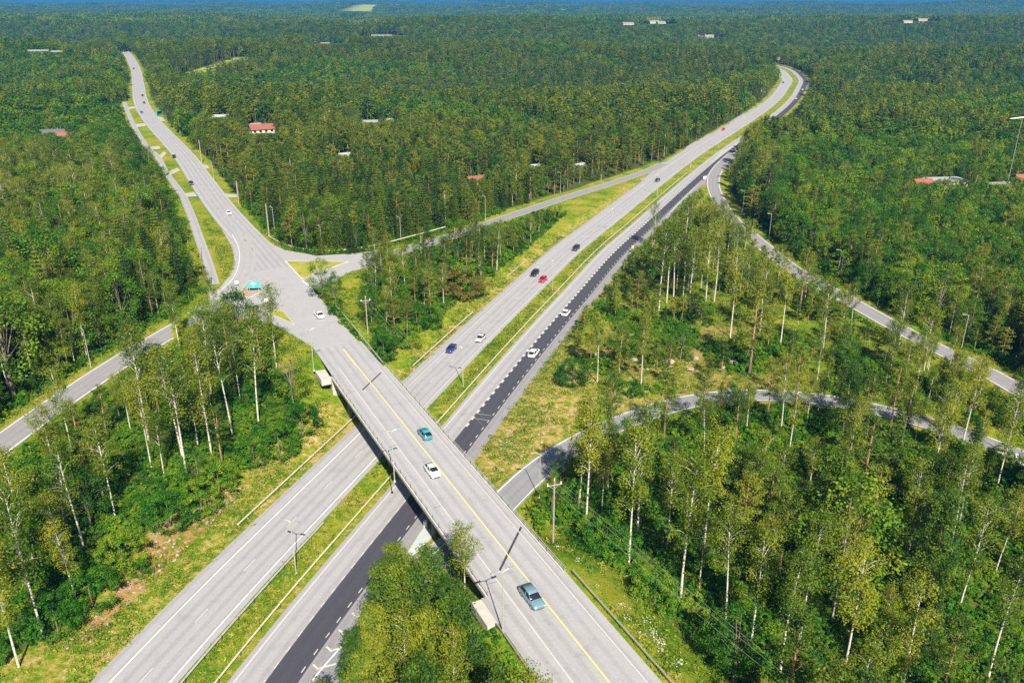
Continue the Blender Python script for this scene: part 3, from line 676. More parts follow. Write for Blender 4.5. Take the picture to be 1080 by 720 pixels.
MLAB = ['double headed lamp in the median near the bottom of the photo', 'double headed lamp in the median just beyond the bridge, beside the dark blue car', 'double headed lamp in the median level with the red and dark cars',
        'double headed lamp in the median level with the start of the far birches', 'double headed lamp in the median below the lone dark hatchback', 'double headed lamp in the median where the motorway starts to bend',
        'double headed lamp in the median under the far exit road', 'double headed lamp in the median within the far bend']
for k in range(8):
    s = np.interp(106.2, MED[:, 1], sM) + 70.6 * k; q = offset(cut(MED, s, s + 1), 3.0)[0]; d = cut(MED, s, s + 2); ang = math.atan2(*(d[-1] - d[0])[1::-1])
    lamp('d', q[0], q[1], float(hq(q[0], q[1])[0]), ang - math.pi / 2, MLAB[k], GML)
ba = math.atan2(BD[1], BD[0])
for (px, py), lb in (((530, 603), 'double headed lamp at the left edge of the bridge by the near expansion joint'), ((413, 455), 'double headed lamp at the left edge of the bridge opposite the teal car'), ((327, 348), 'double headed lamp at the left edge of the road by the far abutment')):
    q = P(px, py, 16.4); lamp('d', q[0], q[1], 6.95, ba - math.pi / 2, lb, 'double headed lamps along the bridge road')
for (px, py, lb) in [(95.8, 386.7, 'single lamp beside the tree-lined cross road on the left'), (340, 268, 'lamp on the wooded side where the ramp leaves the junction'), (344, 309, 'slim lamp beside the triangular grass island'), (423, 257, 'lamp behind the guardrail halfway along the ramp'), (512, 232, 'lamp beside the ramp near the small grey-roofed shed'),
                     (591, 203, 'lamp beside the ramp just before it meets the motorway'), (692, 166, 'lamp at the wood edge left of the far motorway'),
                     (768, 191, 'first lamp on the right of the exit road, at its top'), (783, 224, 'second lamp down the exit road from the motorway'), (811, 251, 'third lamp down the exit road, at the wood edge'), (883, 293, 'fourth lamp down the exit road'), (1014, 367.5, 'lamp nearest the right margin beside the exit road'),
                     (569, 525, 'lamp beside the slip road to the right of the bridge'), (226, 192, 'slim lamp on the verge of the side road above the junction'), (290, 246, 'lamp at the corner where the side road widens')]:
    q = PG(px, py); lamp('s', q[0], q[1], q[2], math.pi if px > 540 else 2.4, lb, 'single street lamps along the ramps and side roads')
def utility_pole(q, h, label, arm=True, rz=0.0, thick=0.16):
    r = tag(empty('utility_pole', q, rz), label, 'utility pole', 'wooden utility poles')
    mb = MB(); mb.tube([(0, 0, -0.5), (0, 0, h)], [thick, thick * 0.7], 10); mb.build('pole', M['polewood'], r)
    if arm:
        mb = MB(); mb.box((0, 0, h - 0.9), (2.4, 0.14, 0.14)); mb.tube([(-0.9, 0.1, h - 0.95), (0, 0.1, h - 1.7)], 0.04, 5); mb.tube([(0.9, 0.1, h - 0.95), (0, 0.1, h - 1.7)], 0.04, 5); mb.build('crossarm', M['polewood'], r)
        for x in (-1.05, 1.05): mb = MB(); mb.tube([(x, 0, h - 0.85), (x, 0, h - 0.45)], [0.09, 0.06], 8); mb.build('insulator', M['whitepaint'], r)
        mb = MB(); mb.tube([(0, 0, h - 0.1), (0, 0, h + 0.3)], [0.09, 0.06], 8); mb.build('insulator', M['whitepaint'], r)
UP1 = PG(583.3, 573.3); UP2 = PG(388, 352); UP0 = np.array([52.0, 40.0, 1.0])
utility_pole(UP1, 11.5, 'wooden pole with a crossarm on the grass right of the bridge', rz=0.3)
utility_pole(UP2, 9.5, 'wooden pole with a crossarm left of the bronze bush', rz=0.3)
for (x, y, h, lb) in [(284, 249, 11, 'pale thick pole at the wood edge above the ramp'), (309, 203, 14, 'pale mast standing in the wood above the junction'), (252, 215, 9, 'leaning pale pole beside the small driveway of the side road'), (213, 172, 11, 'pale pole behind the verge high up the side road'), (190, 140, 10, 'pale pole by the far bus stop')]:
    utility_pole(PG(x, y), h, lb, False, 0.2, 0.26)
def cable(a, b, label):
    mb = MB(); c = (a + b) / 2; c[2] = 0; pts = []
    for t in np.linspace(0, 1, 17): p = a + (b - a) * t - c; p[2] -= 4 * t * (1 - t) * 1.3; pts.append(p)
    mb.tube(pts, 0.011, 4); o = mb.build('power_cable', M['wire']); o.location = c; tag(o, label, 'power cable', 'power cables on the wooden poles')
for dx, w in ((-1.05, 'left'), (0, 'middle'), (1.05, 'right')):
    off = np.array([dx * .95, dx * .3, 11.2 if dx == 0 else 10.9]); off2 = off - np.array([0, 0, 2.0])
    cable(UP1 + off, UP0 + off, f'{w} cable of the line running to the bottom right from the pole by the bridge')
    cable(UP2 + off2, UP1 + off, f'{w} cable of the line spanning the bridge between two wooden poles')
# T-shaped mast above the right-hand forest
q = P(1063, 192, 6.0); r = tag(empty('light_mast', q), 'tall pale T-shaped mast rising from the forest on the right', 'mast')
mb = MB(); mb.tube([(0, 0, -6), (0, 0, 27)], [0.15, 0.09], 10); mb.build('pole', M['lamp'], r)
mb = MB(); mb.tube([(-5.2, 0, 27.4), (0, 0, 27.9), (5.2, 0, 27.4)], [0.12, 0.3, 0.12], 8); mb.build('crossbar', M['whitepaint'], r)
def sign(q, w, h, z0, rz, mat, label, legs=2, name='road_sign', cat='road sign', back='signback', pat=None):
    r = tag(empty(name, q, rz), label, cat)
    mb = MB()
    for x in ((-w * 0.35, w * 0.35) if legs == 2 else (0,)): mb.tube([(x, 0.08, -0.3), (x, 0.08, z0 + h * 0.9)], 0.05, 8)
    mb.build('post', M['galv'], r)
    mb = MB(); mb.box((0, 0, z0 + h / 2), (w, 0.05, h)); mb.build('panel', M[mat], r, 0.01)
    mb = MB(); mb.box((0, 0.04, z0 + h / 2), (w * 0.97, 0.03, h * 0.96)); mb.build('back_plate', M[back], r)
    if pat:
        mb = MB()
        for (x, z, a, b) in pat: mb.box((x * w, -0.032, z0 + z * h), (a * w, 0.012, b * h))
        mb.build('sign_marking', M['whitepaint'], r)
    return r
arrow = [(-0.15, 0.5, 0.45, 0.12), (0.15, 0.5, 0.1, 0.35), (0.2, 0.5, 0.06, 0.2)]
sign(P(268, 307, 7.15), 3.4, 1.7, 0.9, 0.1, 'teal', 'teal direction sign on the brown island in the junction', pat=[(0, 0.5, 0.05, 0.8), (0.0, 0.75, 0.5, 0.08)])
for (x, y, lb) in [(250, 301, 'round white island marker by the pedestrian crossing'), (281, 320, 'round white island marker between the brown island and the bridge road')]:
    sign(P(x, y, 7.1), 0.95, 0.95, 0.45, 0.0, 'whitepaint', lb, 1, 'island_marker', 'island marker')
sign(P(334, 290, 7.15), 1.7, 1.1, 0.6, 0.5, 'signback', 'grey panel sign on the triangular grass island')
sign(PG(906, 306), 0.9, 0.8, 2.0, 0.3, 'whitepaint', 'small white sign on the verge of the exit road', 2)
sign(PG(667, 267), 0.9, 0.9, 1.8, 0.6, 'yellowsign', 'small sign on the outer shoulder of the dark lane', 1)
sign(P(743, 190, 0.05), 1.6, 1.4, 0.5, 0.4, 'whitepaint', 'white chevron board at the tip of the exit road gore', 2)
sign(P(857, 96, 0.1), 9.0, 4.0, 2.5, -0.25, 'blue', 'large blue direction sign beside the far bend of the motorway', pat=[(0, 0.7, 0.6, 0.08), (0, 0.35, 0.5, 0.08)])
sign(P(804, 101, 0.3), 3.5, 3.5, 3.0, 0.2, 'whitepaint', 'white square sign at the wood edge before the far bend')
sign(P(820, 66, 0.3), 7.0, 3.5, 3.0, 0.1, 'whitepaint', 'pale sign at the end of the motorway bend')
# bus shelter beside the side road
q = P(168, 121, 7); r = tag(empty('bus_shelter', q, 1.1), 'small teal bus shelter on the right verge of the side road', 'bus shelter')
mb = MB(); mb.box((0, 0, 2.5), (5.0, 2.0, 0.16)); mb.build('roof', M['teal'], r, 0.03)
mb = MB(); mb.box((0, 0.95, 1.25), (4.8, 0.06, 2.3)); mb.box((-2.4, 0, 1.25), (0.06, 1.8, 2.3)); mb.box((2.4, 0, 1.25), (0.06, 1.8, 2.3)); mb.build('side_panel', M['teal'], r)
mb = MB(); mb.box((0, 0.55, 0.5), (3.6, 0.45, 0.08)); mb.box((-1.5, 0.55, 0.22), (0.1, 0.4, 0.5)); mb.box((1.5, 0.55, 0.22), (0.1, 0.4, 0.5)); mb.build('bench', M['polewood'], r)

# ---------------------------------------------------------------- cars
CARPAINT = {}
def carpaint(name, col):
    if name not in CARPAINT:
        m, nt, n, l, b = newmat(name + '_car_paint'); b.inputs['Base Color'].default_value = (*col, 1); b.inputs['Roughness'].default_value = 0.28
        b.inputs['Coat Weight'].default_value = 0.6; b.inputs['Coat Roughness'].default_value = 0.06; b.inputs['Metallic'].default_value = 0.15; CARPAINT[name] = m
    return CARPAINT[name]
def loft(stations, fn):
    V = []; F = []; k = None
    for st in stations:
        ring = fn(*st); k = len(ring); V += [(st[0], y, z) for y, z in ring]
    for i in range(len(stations) - 1):
        for j in range(k): F.append((i * k + j, i * k + (j + 1) % k, (i + 1) * k + (j + 1) % k, (i + 1) * k + j))
    F.append(tuple(range(k))[::-1]); F.append(tuple((len(stations) - 1) * k + j for j in range(k)))
    me = bpy.data.meshes.new('loft'); me.from_pydata(V, [], F); bm = bmesh.new(); bm.from_mesh(me); bmesh.ops.recalc_face_normals(bm, faces=bm.faces); bm.to_mesh(me); bm.free()
    me.polygons.foreach_set('use_smooth', [len(p.vertices) == 4 for p in me.polygons]); return me
def body_ring(x, hw, zl, zh):
    p = [(hw * 0.86, zl), (hw * 0.98, zl + 0.12), (hw, zl + 0.32), (hw * 0.985, zh - 0.12), (hw * 0.90, zh - 0.02), (hw * 0.5, zh + 0.03)]
    return p + [(-y, z) for y, z in p[::-1]]
def cab_ring(x, hb, ht, zb, zt):
    p = [(hb, zb), (hb * 0.985, zb + 0.05), (ht, zt - 0.06), (ht * 0.9, zt)]
    return p + [(-y, z) for y, z in p[::-1]]
STY = {  # length, half width, stations of the body, cabin: (x, base half width, top half width, base z, top z)
 'sedan': (4.6, 0.90, [(2.3, .70, .32, .62), (2.18, .84, .24, .72), (1.7, .89, .2, .84), (1.0, .9, .18, .94), (0.2, .9, .18, .95), (-1.2, .9, .18, .97), (-1.9, .88, .2, .99), (-2.22, .82, .28, .95), (-2.3, .72, .4, .85)],
           [(1.05, .80, .76, .93, .95), (.35, .82, .66, .93, 1.38), (-.2, .82, .66, .93, 1.44), (-.95, .82, .65, .93, 1.40), (-1.75, .80, .74, .95, 1.0)]),
 'hatch': (4.1, 0.87, [(2.05, .68, .32, .66), (1.93, .82, .24, .78), (1.5, .86, .2, .92), (.9, .87, .18, .99), (0, .87, .18, 1.0), (-1.4, .87, .18, 1.02), (-1.9, .84, .24, 1.0), (-2.05, .74, .36, .9)],
           [(1.1, .78, .74, .97, .99), (.35, .80, .64, .97, 1.44), (-.4, .80, .64, .97, 1.5), (-1.3, .79, .63, .98, 1.45), (-1.93, .76, .66, 1.0, 1.05)]),
 'wagon': (4.8, 0.92, [(2.4, .72, .32, .66), (2.28, .86, .24, .78), (1.8, .91, .2, .93), (1.1, .92, .18, 1.02), (0, .92, .18, 1.03), (-1.6, .92, .18, 1.05), (-2.25, .89, .24, 1.04), (-2.4, .8, .36, .95)],
           [(1.2, .83, .79, 1.0, 1.02), (.5, .85, .70, 1.0, 1.54), (-.3, .85, .70, 1.0, 1.62), (-1.7, .84, .69, 1.0, 1.58), (-2.3, .81, .72, 1.03, 1.12)])}
WH = None
def make_car(style, paint, col):
    L, W_, bs, cs = STY[style]; r = empty('parked_car'); r.name = 'car'
    pm = carpaint(paint, col)
    bm_ = loft(bs, body_ring); bm_.materials.append(pm); body = obj('body', bm_, r)
    g = loft(cs, cab_ring); g.materials.append(M['glass']); obj('window', g, r)
    rf = [(c[0], 0, c[2] * 0.97, c[4] - 0.05, c[4] + 0.022) for c in cs[1:-1]]
    def rr(x, _, ht, a, b_): p = [(ht, a), (ht * 0.98, b_ - 0.02), (ht * 0.8, b_)]; return p + [(-y, z) for y, z in p[::-1]]
    rm = loft(rf, rr); rm.materials.append(pm); obj('roof', rm, r)
    mb = MB()
    for sg in (1, -1):
        for a, b_ in ((0, 1), (-1, -2)):
            A = cs[a]; Bc = cs[b_]; mb.tube([(A[0], A[1] * sg, A[3]), (Bc[0], Bc[2] * sg, Bc[4] - 0.03)], 0.035, 5)
        c = cs[2]; mb.tube([(c[0], c[1] * sg, c[3]), (c[0], c[2] * sg, c[4] - 0.03)], 0.045, 5)
    mb.build('pillar', pm, r)
    for sg in (1, -1):
        mb = MB(); mb.box((cs[0][0] - 0.25, sg * (W_ + 0.06), 1.0), (0.16, 0.2, 0.14)); mb.build('mirror', pm, r, 0.02)
        mb = MB(); mb.box((L / 2 - 0.12, sg * 0.6, 0.64), (0.2, 0.32, 0.13)); mb.build('headlight', M['head'], r, 0.02)
        mb = MB(); mb.box((-L / 2 + 0.09, sg * 0.66, 0.82), (0.14, 0.24, 0.16)); mb.build('tail_light', M['tail'], r, 0.02)
        for x in (L * 0.31, -L * 0.29):
            mb = MB(); mb.tube([(0, -0.11, 0), (0, 0.11, 0)], 0.32, 20); w = mb.build('wheel', M['tyre'], r); w.location = (x, sg * (W_ - 0.1), 0.32)
            mb = MB(); mb.tube([(0, 0.115 * sg - 0.005, 0), (0, 0.115 * sg + 0.01, 0)], 0.2, 14); mb.build('rim', M['rim'], w)
    mb = MB(); mb.box((L / 2 - 0.05, 0, 0.38), (0.12, 1.1, 0.16)); mb.build('bumper', M['dsteel'], r)
    return r
COLS = {'white': (0.78, 0.78, 0.78), 'teal': (0.03, 0.25, 0.33), 'greyblue': (0.13, 0.23, 0.30), 'navy': (0.02, 0.035, 0.16), 'black': (0.015, 0.015, 0.018), 'red': (0.62, 0.01, 0.07), 'dark': (0.035, 0.035, 0.045), 'silver': (0.5, 0.52, 0.54), 'blue': (0.03, 0.12, 0.40)}
CARS = {}
def car(px, py, z, ang, style, color, label, group=None):
    q = P(px, py, z + 0.6); q[2] = z + 0.02
    key = (style, color); o = make_car(style, color, COLS[color]) if key not in CARS else copy_tree(CARS[key])
    CARS.setdefault(key, o); o.location = q; o.rotation_euler = (0, 0, ang); tag(o, label, 'car', group)
mwa = lambda y: math.atan2(*(lambda d: (d[1], d[0]))(MED[min(int(np.searchsorted(MED[:, 1], y)) + 1, len(MED) - 1)][:2] - MED[int(np.searchsorted(MED[:, 1], y)) - 1][:2]))
da = ba + math.pi
car(561, 629, 7.0, da, 'wagon', 'greyblue', 'grey-blue estate car driving along the near end of the bridge')
car(456, 496, 7.0, da, 'hatch', 'white', 'white car on the bridge behind the grey-blue estate')
car(448, 457, 7.0, ba, 'hatch', 'teal', 'small teal car on the bridge in the right-hand lane')
car(336.5, 331.5, 7.0, ba, 'sedan', 'white', 'white saloon on the yellow-lined road entering the junction')
GC = 'cars driving on the motorway'
def mcar(px, py, d, style, color, label):
    q = P(px, py, 0.6); car(px, py, 0.0, mwa(q[1]) + (0 if d > 0 else math.pi), style, color, label, GC)
mcar(476, 367.5, -1, 'hatch', 'navy', 'dark blue car on the motorway just beyond the bridge')
mcar(507, 356.5, -1, 'hatch', 'silver', 'silver white car in the inner motorway lane beside the dark blue car')
mcar(564, 288, -1, 'wagon', 'black', 'black car in the outer motorway lane next to the red car')
mcar(572.5, 294.5, -1, 'hatch', 'red', 'bright red car in the inner motorway lane')
mcar(607.5, 261.5, -1, 'wagon', 'dark', 'dark car on the motorway following the black and red cars')
mcar(597, 329.5, 1, 'hatch', 'white', 'white car on the fresh dark lane, farther of two')
mcar(563, 372, 1, 'wagon', 'white', 'white car on the fresh dark lane, nearer of two')
mcar(693.5, 190, -1, 'hatch', 'dark', 'dark hatchback on the motorway below the ramp merge')
mcar(763, 136.5, -1, 'hatch', 'red', 'small red car on the far motorway before the bend')
mcar(774, 158, 1, 'hatch', 'silver', 'silver car on the dark lane beside the exit road top')
mcar(826, 87, -1, 'sedan', 'black', 'tiny black car in the far motorway bend')
mcar(846.5, 94.5, 1, 'sedan', 'silver', 'tiny pale car in the dark lane of the far bend by the blue sign')
mcar(839.5, 104, 1, 'sedan', 'silver', 'tiny pale car in the dark lane at the start of the far bend')
nwa = math.atan2(NW_C[-60][1] - NW_C[20][1], NW_C[-60][0] - NW_C[20][0])
GS = 'cars on the side road'
car(241, 224.5, 7.0, nwa + math.pi, 'hatch', 'white', 'white car on the side road above the junction', GS)
car(201.5, 193, 7.0, nwa + math.pi, 'sedan', 'dark', 'dark car on the side road beside the long grass strip', GS)
car(183.5, 165, 7.0, nwa, 'hatch', 'black', 'black car on the side road beside the small driveway', GS)
car(149.3, 118.5, 7.0, nwa, 'hatch', 'blue', 'blue car on the side road left of the bus shelter', GS)
car(152, 108.5, 7.0, nwa + math.pi, 'hatch', 'dark', 'dark car on the side road, middle of three far up', GS)
car(150.3, 100.8, 7.0, nwa + math.pi, 'sedan', 'black', 'black car on the side road, farthest of three far up', GS)
car(141, 72.5, 7.0, nwa, 'hatch', 'dark', 'tiny dark car near the top of the side road', GS)
q = P(161, 366, 5.9); car(161, 366, 5.7, math.atan2(CRW[-8][1] - CRW[-30][1], CRW[-8][0] - CRW[-30][0]), 'hatch', 'blue', 'blue car on the cross road seen through the birches')
car(1061, 478, 0.62, -0.7, 'wagon', 'silver', 'silver car on the slip road behind the birches at the right margin')
CARQ = P(1061, 478, 1.2)

# ---------------------------------------------------------------- houses
HOUSES = [(CARQ[0], CARQ[1], 1.3, 4.0, 0.6, True)]
def wall_mat(name, col):
    m, nt, n, l, b = newmat(name); tc = n.new('ShaderNodeTexCoord'); w = n.new('ShaderNodeTexWave'); w.inputs['Scale'].default_value = 3.0; w.bands_direction = 'Z'
    l.new(tc.outputs['Object'], w.inputs['Vector']); l.new(mix(n, l, w.outputs['Fac'], tuple(c * 0.85 for c in col), col), b.inputs['Base Color']); b.inputs['Roughness'].default_value = 0.7
    return m
HM = {'cream': wall_mat('cream_boards', (0.62, 0.54, 0.42)), 'white': wall_mat('white_boards', (0.52, 0.51, 0.48)), 'red': wall_mat('red_boards', (0.33, 0.06, 0.04)), 'tan': wall_mat('tan_render', (0.55, 0.36, 0.22)), 'yellow': wall_mat('yellow_boards', (0.6, 0.45, 0.15)), 'grey': wall_mat('grey_boards', (0.36, 0.37, 0.37))}
RM = {'grey': flat('grey_roofing', (0.30, 0.31, 0.33), 0.8, 0, .15, 1), 'pale': flat('pale_roofing', (0.22, 0.22, 0.22), 0.6, 0, .1, 1), 'red': flat('red_roof_tiles', (0.22, 0.075, 0.05), 0.8, 0, .2, 2), 'dark': flat('dark_roofing', (0.09, 0.09, 0.10), 0.7, 0, .15, 1)}
def march(px, py, up):
    """first point along a sight line that comes within 'up' metres of the ground"""
    d = P(px, py, 0.0) if py > HOR + 2 else P(px, HOR + 2, 0.0); d = np.array([d[0], d[1], -CAM_H]); t = np.linspace(0.05, 1.6, 1200); x = d[0] * t; y = d[1] * t; z = CAM_H + d[2] * t
    g = hq(x, y) + up; j = np.where(z < g)[0]; j = j[0] if len(j) else -1
    return np.array([x[j], y[j], z[j]])
def house(px, py, w, d, h, rz, wm, rm, label, roof_h=2.2, z=7.0, cat='house', flat_roof=False, name='house', los=True):
    q = march(px, py, h * 0.7 + (4 if cat == 'building' else 0)); q[2] = float(hq(q[0], q[1])[0]) - 0.2
    r = tag(empty(name, q, rz), label, cat)
    mb = MB(); mb.box((0, 0, h / 2), (w, d, h))
    if not flat_roof:
        for x in (-w / 2 + 0.01, w / 2 - 0.01): mb.add([(x - .01, -d / 2, h), (x - .01, d / 2, h), (x - .01, 0, h + roof_h), (x + .01, -d / 2, h), (x + .01, d / 2, h), (x + .01, 0, h + roof_h)], [(0, 1, 2), (3, 5, 4), (0, 3, 4, 1), (1, 4, 5, 2), (2, 5, 3, 0)])
    mb.build('wall', HM[wm], r)
    mb = MB(); e = 0.6
    if flat_roof: mb.box((0, 0, h + 0.25), (w + 0.8, d + 0.8, 0.5))
    else:
        k = roof_h / (d / 2)
        for sg in (1, -1):
            y0 = sg * (d / 2 + e); z0 = h - e * k
            mb.add([(-w / 2 - e, y0, z0), (w / 2 + e, y0, z0), (w / 2 + e, 0, h + roof_h), (-w / 2 - e, 0, h + roof_h), (-w / 2 - e, y0, z0 + .22), (w / 2 + e, y0, z0 + .22), (w / 2 + e, 0, h + roof_h + .22), (-w / 2 - e, 0, h + roof_h + .22)],
                   [(0, 1, 2, 3), (4, 7, 6, 5), (0, 4, 5, 1), (1, 5, 6, 2), (2, 6, 7, 3), (3, 7, 4, 0)])
    ro = mb.build('roof', RM[rm], r)
    mb = MB(); mb.box((w * 0.2, 0, h + roof_h * (0.2 if flat_roof else 1.0) + 0.25), (0.8, 0.6, 1.1)); mb.build('chimney', M['darkconc'], ro)
    n = max(2, int(w / 3.2))
    for fl in range(max(1, int(h / 2.8))):
        for i in range(n):
            x = -w / 2 + w * (i + 0.5) / n
            for sg in (-1, 1):
                if i == n // 2 and fl == 0 and sg == -1:
                    mb = MB(); mb.box((x, sg * (d / 2 + 0.04), 1.05), (1.0, 0.1, 2.1)); mb.build('door', RM['dark'], r); continue
                mb = MB(); mb.box((x, sg * (d / 2 + 0.03), 1.6 + 2.8 * fl), (1.4, 0.08, 1.3)); wv = mb.build('window', M['glass'], r)
                mb = MB(); mb.box((x, sg * (d / 2 + 0.05), 2.31 + 2.8 * fl), (1.6, 0.12, 0.12)); mb.box((x, sg * (d / 2 + 0.05), 0.89 + 2.8 * fl), (1.6, 0.12, 0.12)); mb.build('frame', M['whitepaint'], wv)
    HOUSES.append((q[0], q[1], q[2] + (0 if cat == 'building' else -0.3 * h if 'white house with a red roof' in label else 0.24 * h + 0.6), max(w, d) * (1 if cat == 'building' else 0.8), h, los))
house(276, 138, 13, 9, 5.6, 0.5, 'white', 'red', 'white house with a red roof in the wood above the ramp')
house(270, 134, 8, 7, 3.0, 0.5, 'cream', 'pale', 'low pale-roofed annex left of the red roofed house', 1.4)
house(233, 127, 9, 8, 4.5, 0.3, 'tan', 'grey', 'small tan house with a grey roof near the side road')
house(391, 133, 11, 8, 5.0, 0.2, 'yellow', 'pale', 'yellow house with a pale roof deep in the pine wood')
house(412, 131, 5, 5, 6.5, 0.1, 'white', 'pale', 'narrow white house right of the yellow house', 1.5)
house(364, 167, 7, 6, 4.5, 0.4, 'white', 'grey', 'small white cabin among the trees below the yellow house', 1.5)
house(611, 177, 7, 5, 3.2, 0.9, 'grey', 'grey', 'grey roofed shed at the wood edge above the ramp', 1.4)
house(566, 178, 6, 5, 3.2, 0.4, 'grey', 'grey', 'small grey shed in the bushes above the ramp', 1.4)
house(502, 191, 8, 6, 3.4, 0.5, 'tan', 'red', 'small rust coloured cottage hidden beside the pines', 1.5)
house(993, 192, 20, 9, 3.4, 0.12, 'cream', 'grey', 'long cream house with a flat grey roof in the right-hand forest', flat_roof=True)
house(972, 196, 8, 7, 3.6, 0.2, 'tan', 'red', 'tan cottage left of the long cream house')
house(1052, 197, 10, 7, 3.0, 0.1, 'white', 'pale', 'low white building below the T-shaped mast', 1.2)
house(1078, 191, 7, 6, 3.6, 0.1, 'tan', 'red', 'tan house cut off by the right margin')
house(57, 143, 13, 9, 4.4, 0.2, 'cream', 'dark', 'cream house with a dark roof in the forest on the left')
house(69, 146, 7, 6, 3.4, 0.4, 'tan', 'red', 'tan outbuilding right of the dark roofed house')
house(40, 55, 26, 10, 4, 0.1, 'white', 'pale', 'long white building far up on the left', 1.5)
house(60, 56, 12, 9, 4, 0.3, 'white', 'pale', 'small white building right of the long one', 1.5)
house(343, 47, 16, 10, 5, 0.3, 'white', 'pale', 'white farmhouse far beyond the pine wood', 2)
house(403, 39, 40, 12, 5, -0.1, 'grey', 'pale', 'long grey-white hall beyond the pine wood', 2)
FH = 'far buildings scattered near the horizon'
far = [(281, 11, 150, 30, 12), (237, 8, 50, 20, 9), (352, 8, 80, 24, 10), (383, 23, 40, 16, 8), (364, 20, 60, 18, 8), (418, 5, 120, 30, 12), (432, 6, 60, 25, 10), (520, 13, 50, 18, 10), (594, 11, 40, 20, 18),
       (612, 20, 90, 22, 9), (640, 21, 50, 20, 9), (662, 24, 50, 20, 9), (690, 22, 45, 20, 9), (697, 23, 40, 18, 9), (748, 37, 34, 14, 7), (965, 18, 60, 24, 12), (957, 22, 40, 16, 10), (973, 20, 40, 16, 9), (310, 18, 30, 14, 8), (850, 10, 45, 18, 10), (1005, 8, 50, 20, 10), (818, 2.5, 60, 20, 14)]
side = ['long white factory hall', 'pale office block', 'wide white warehouse', 'small white hall', 'low grey-roofed hall', 'row of pale halls', 'pale block', 'white shed', 'tall white silo-like block', 'long white store building', 'white store', 'pale warehouse', 'pale-roofed hall', 'small pale shed', 'white roadside building', 'white apartment block', 'pale block of flats', 'pale terrace', 'small white farm', 'lone pale hall', 'pale hall', 'pale tower block']
where = ['at the horizon above the side road', 'left of the factory hall at the horizon', 'beside the far pale field', 'at the right end of the far pale field', 'behind the far pale field', 'on the horizon above the hall beyond the pine wood', 'touching the row of pale halls on the horizon', 'at the far side of the dark wood in the middle distance', 'standing above the trees at top centre',
         'above the centre of the pine wood', 'right of the long white store', 'second to the right of the long white store', 'above the distant stretch of motorway, left one', 'above the distant stretch of motorway, right one', 'beside the distant stretch of motorway', 'above the right-hand forest', 'at the left of the white apartment block', 'at the right of the white apartment block', 'above the side road crest', 'above the motorway bend near the horizon', 'near the horizon at the far right', 'right on the horizon above the motorway bend']
for (f, a, b_) in zip(far, side, where):
    house(f[0], f[1], f[2] * .5, f[3] * .7, f[4] * .8, random.uniform(-.3, .3), 'white', random.choice(['pale', 'grey', 'pale']), a + ' ' + b_, 2.5, 8.0, 'building', name='building')
q0, q1 = P(738, 33, 8), P(752, 41, 8)
a = resample(np.array([P(749, 42.5, 9), P(744, 36, 9), P(738, 31.5, 9)]), 40.0)
a[:, 2] = hq(a[:, 0], a[:, 1]) + 1.0
ribbon('distant_motorway', a, -16, 16, M['old'], 0.0)

# ---------------------------------------------------------------- foliage building blocks
rng = np.random.default_rng(11)
def quads(C, N, S, asp=1.0):
    """leaf quads at centres C, normals N, sizes S"""
    n = N / (np.linalg.norm(N, axis=1)[:, None] + 1e-9); r = rng.normal(size=C.shape)
    u = np.cross(n, r); u /= np.linalg.norm(u, axis=1)[:, None] + 1e-9; v = np.cross(n, u); S = np.asarray(S)[:, None] * 0.5
    a = u * S * asp; b = v * S
    V = np.stack([C - a * 0.35 - b, C + a - b * 0.25, C + a * 0.35 + b, C - a + b * 0.25], 1).reshape(-1, 3)
    return V, np.arange(len(V)).reshape(-1, 4)
def clump(c, rad, n, size, flat_=1.0, up=0.6):
    """leaves spread inside a clump, facing outward and upward"""
    d = rng.normal(size=(n, 3)); d /= np.linalg.norm(d, axis=1)[:, None]; r = rng.random(n) ** 0.45
    C = c + d * (r * 1.0)[:, None] * np.array([rad, rad, rad * flat_]); N = d * 0.8 + np.array([0, -0.15, up]) + rng.normal(size=(n, 3)) * 0.4
    return C, N, size * rng.uniform(0.65, 1.3, n), np.full(n, rng.random())
def tube_np(pts, rad, n=6):
    pts = np.asarray(pts, float); V = []; F = []
    for i, p in enumerate(pts):
        d = pts[min(i + 1, len(pts) - 1)] - pts[max(i - 1, 0)]; d /= np.linalg.norm(d) + 1e-9
        a = np.cross(d, [0.3, 0.9, 0.1]); a /= np.linalg.norm(a) + 1e-9; b = np.cross(d, a); r = rad[i]
        for k in range(n): t = 2 * math.pi * k / n; V.append(p + (a * math.cos(t) + b * math.sin(t)) * r)
    for i in range(len(pts) - 1):
        for k in range(n): F.append((i * n + k, i * n + (k + 1) % n, (i + 1) * n + (k + 1) % n, (i + 1) * n + k))
    return np.array(V), np.array(F)
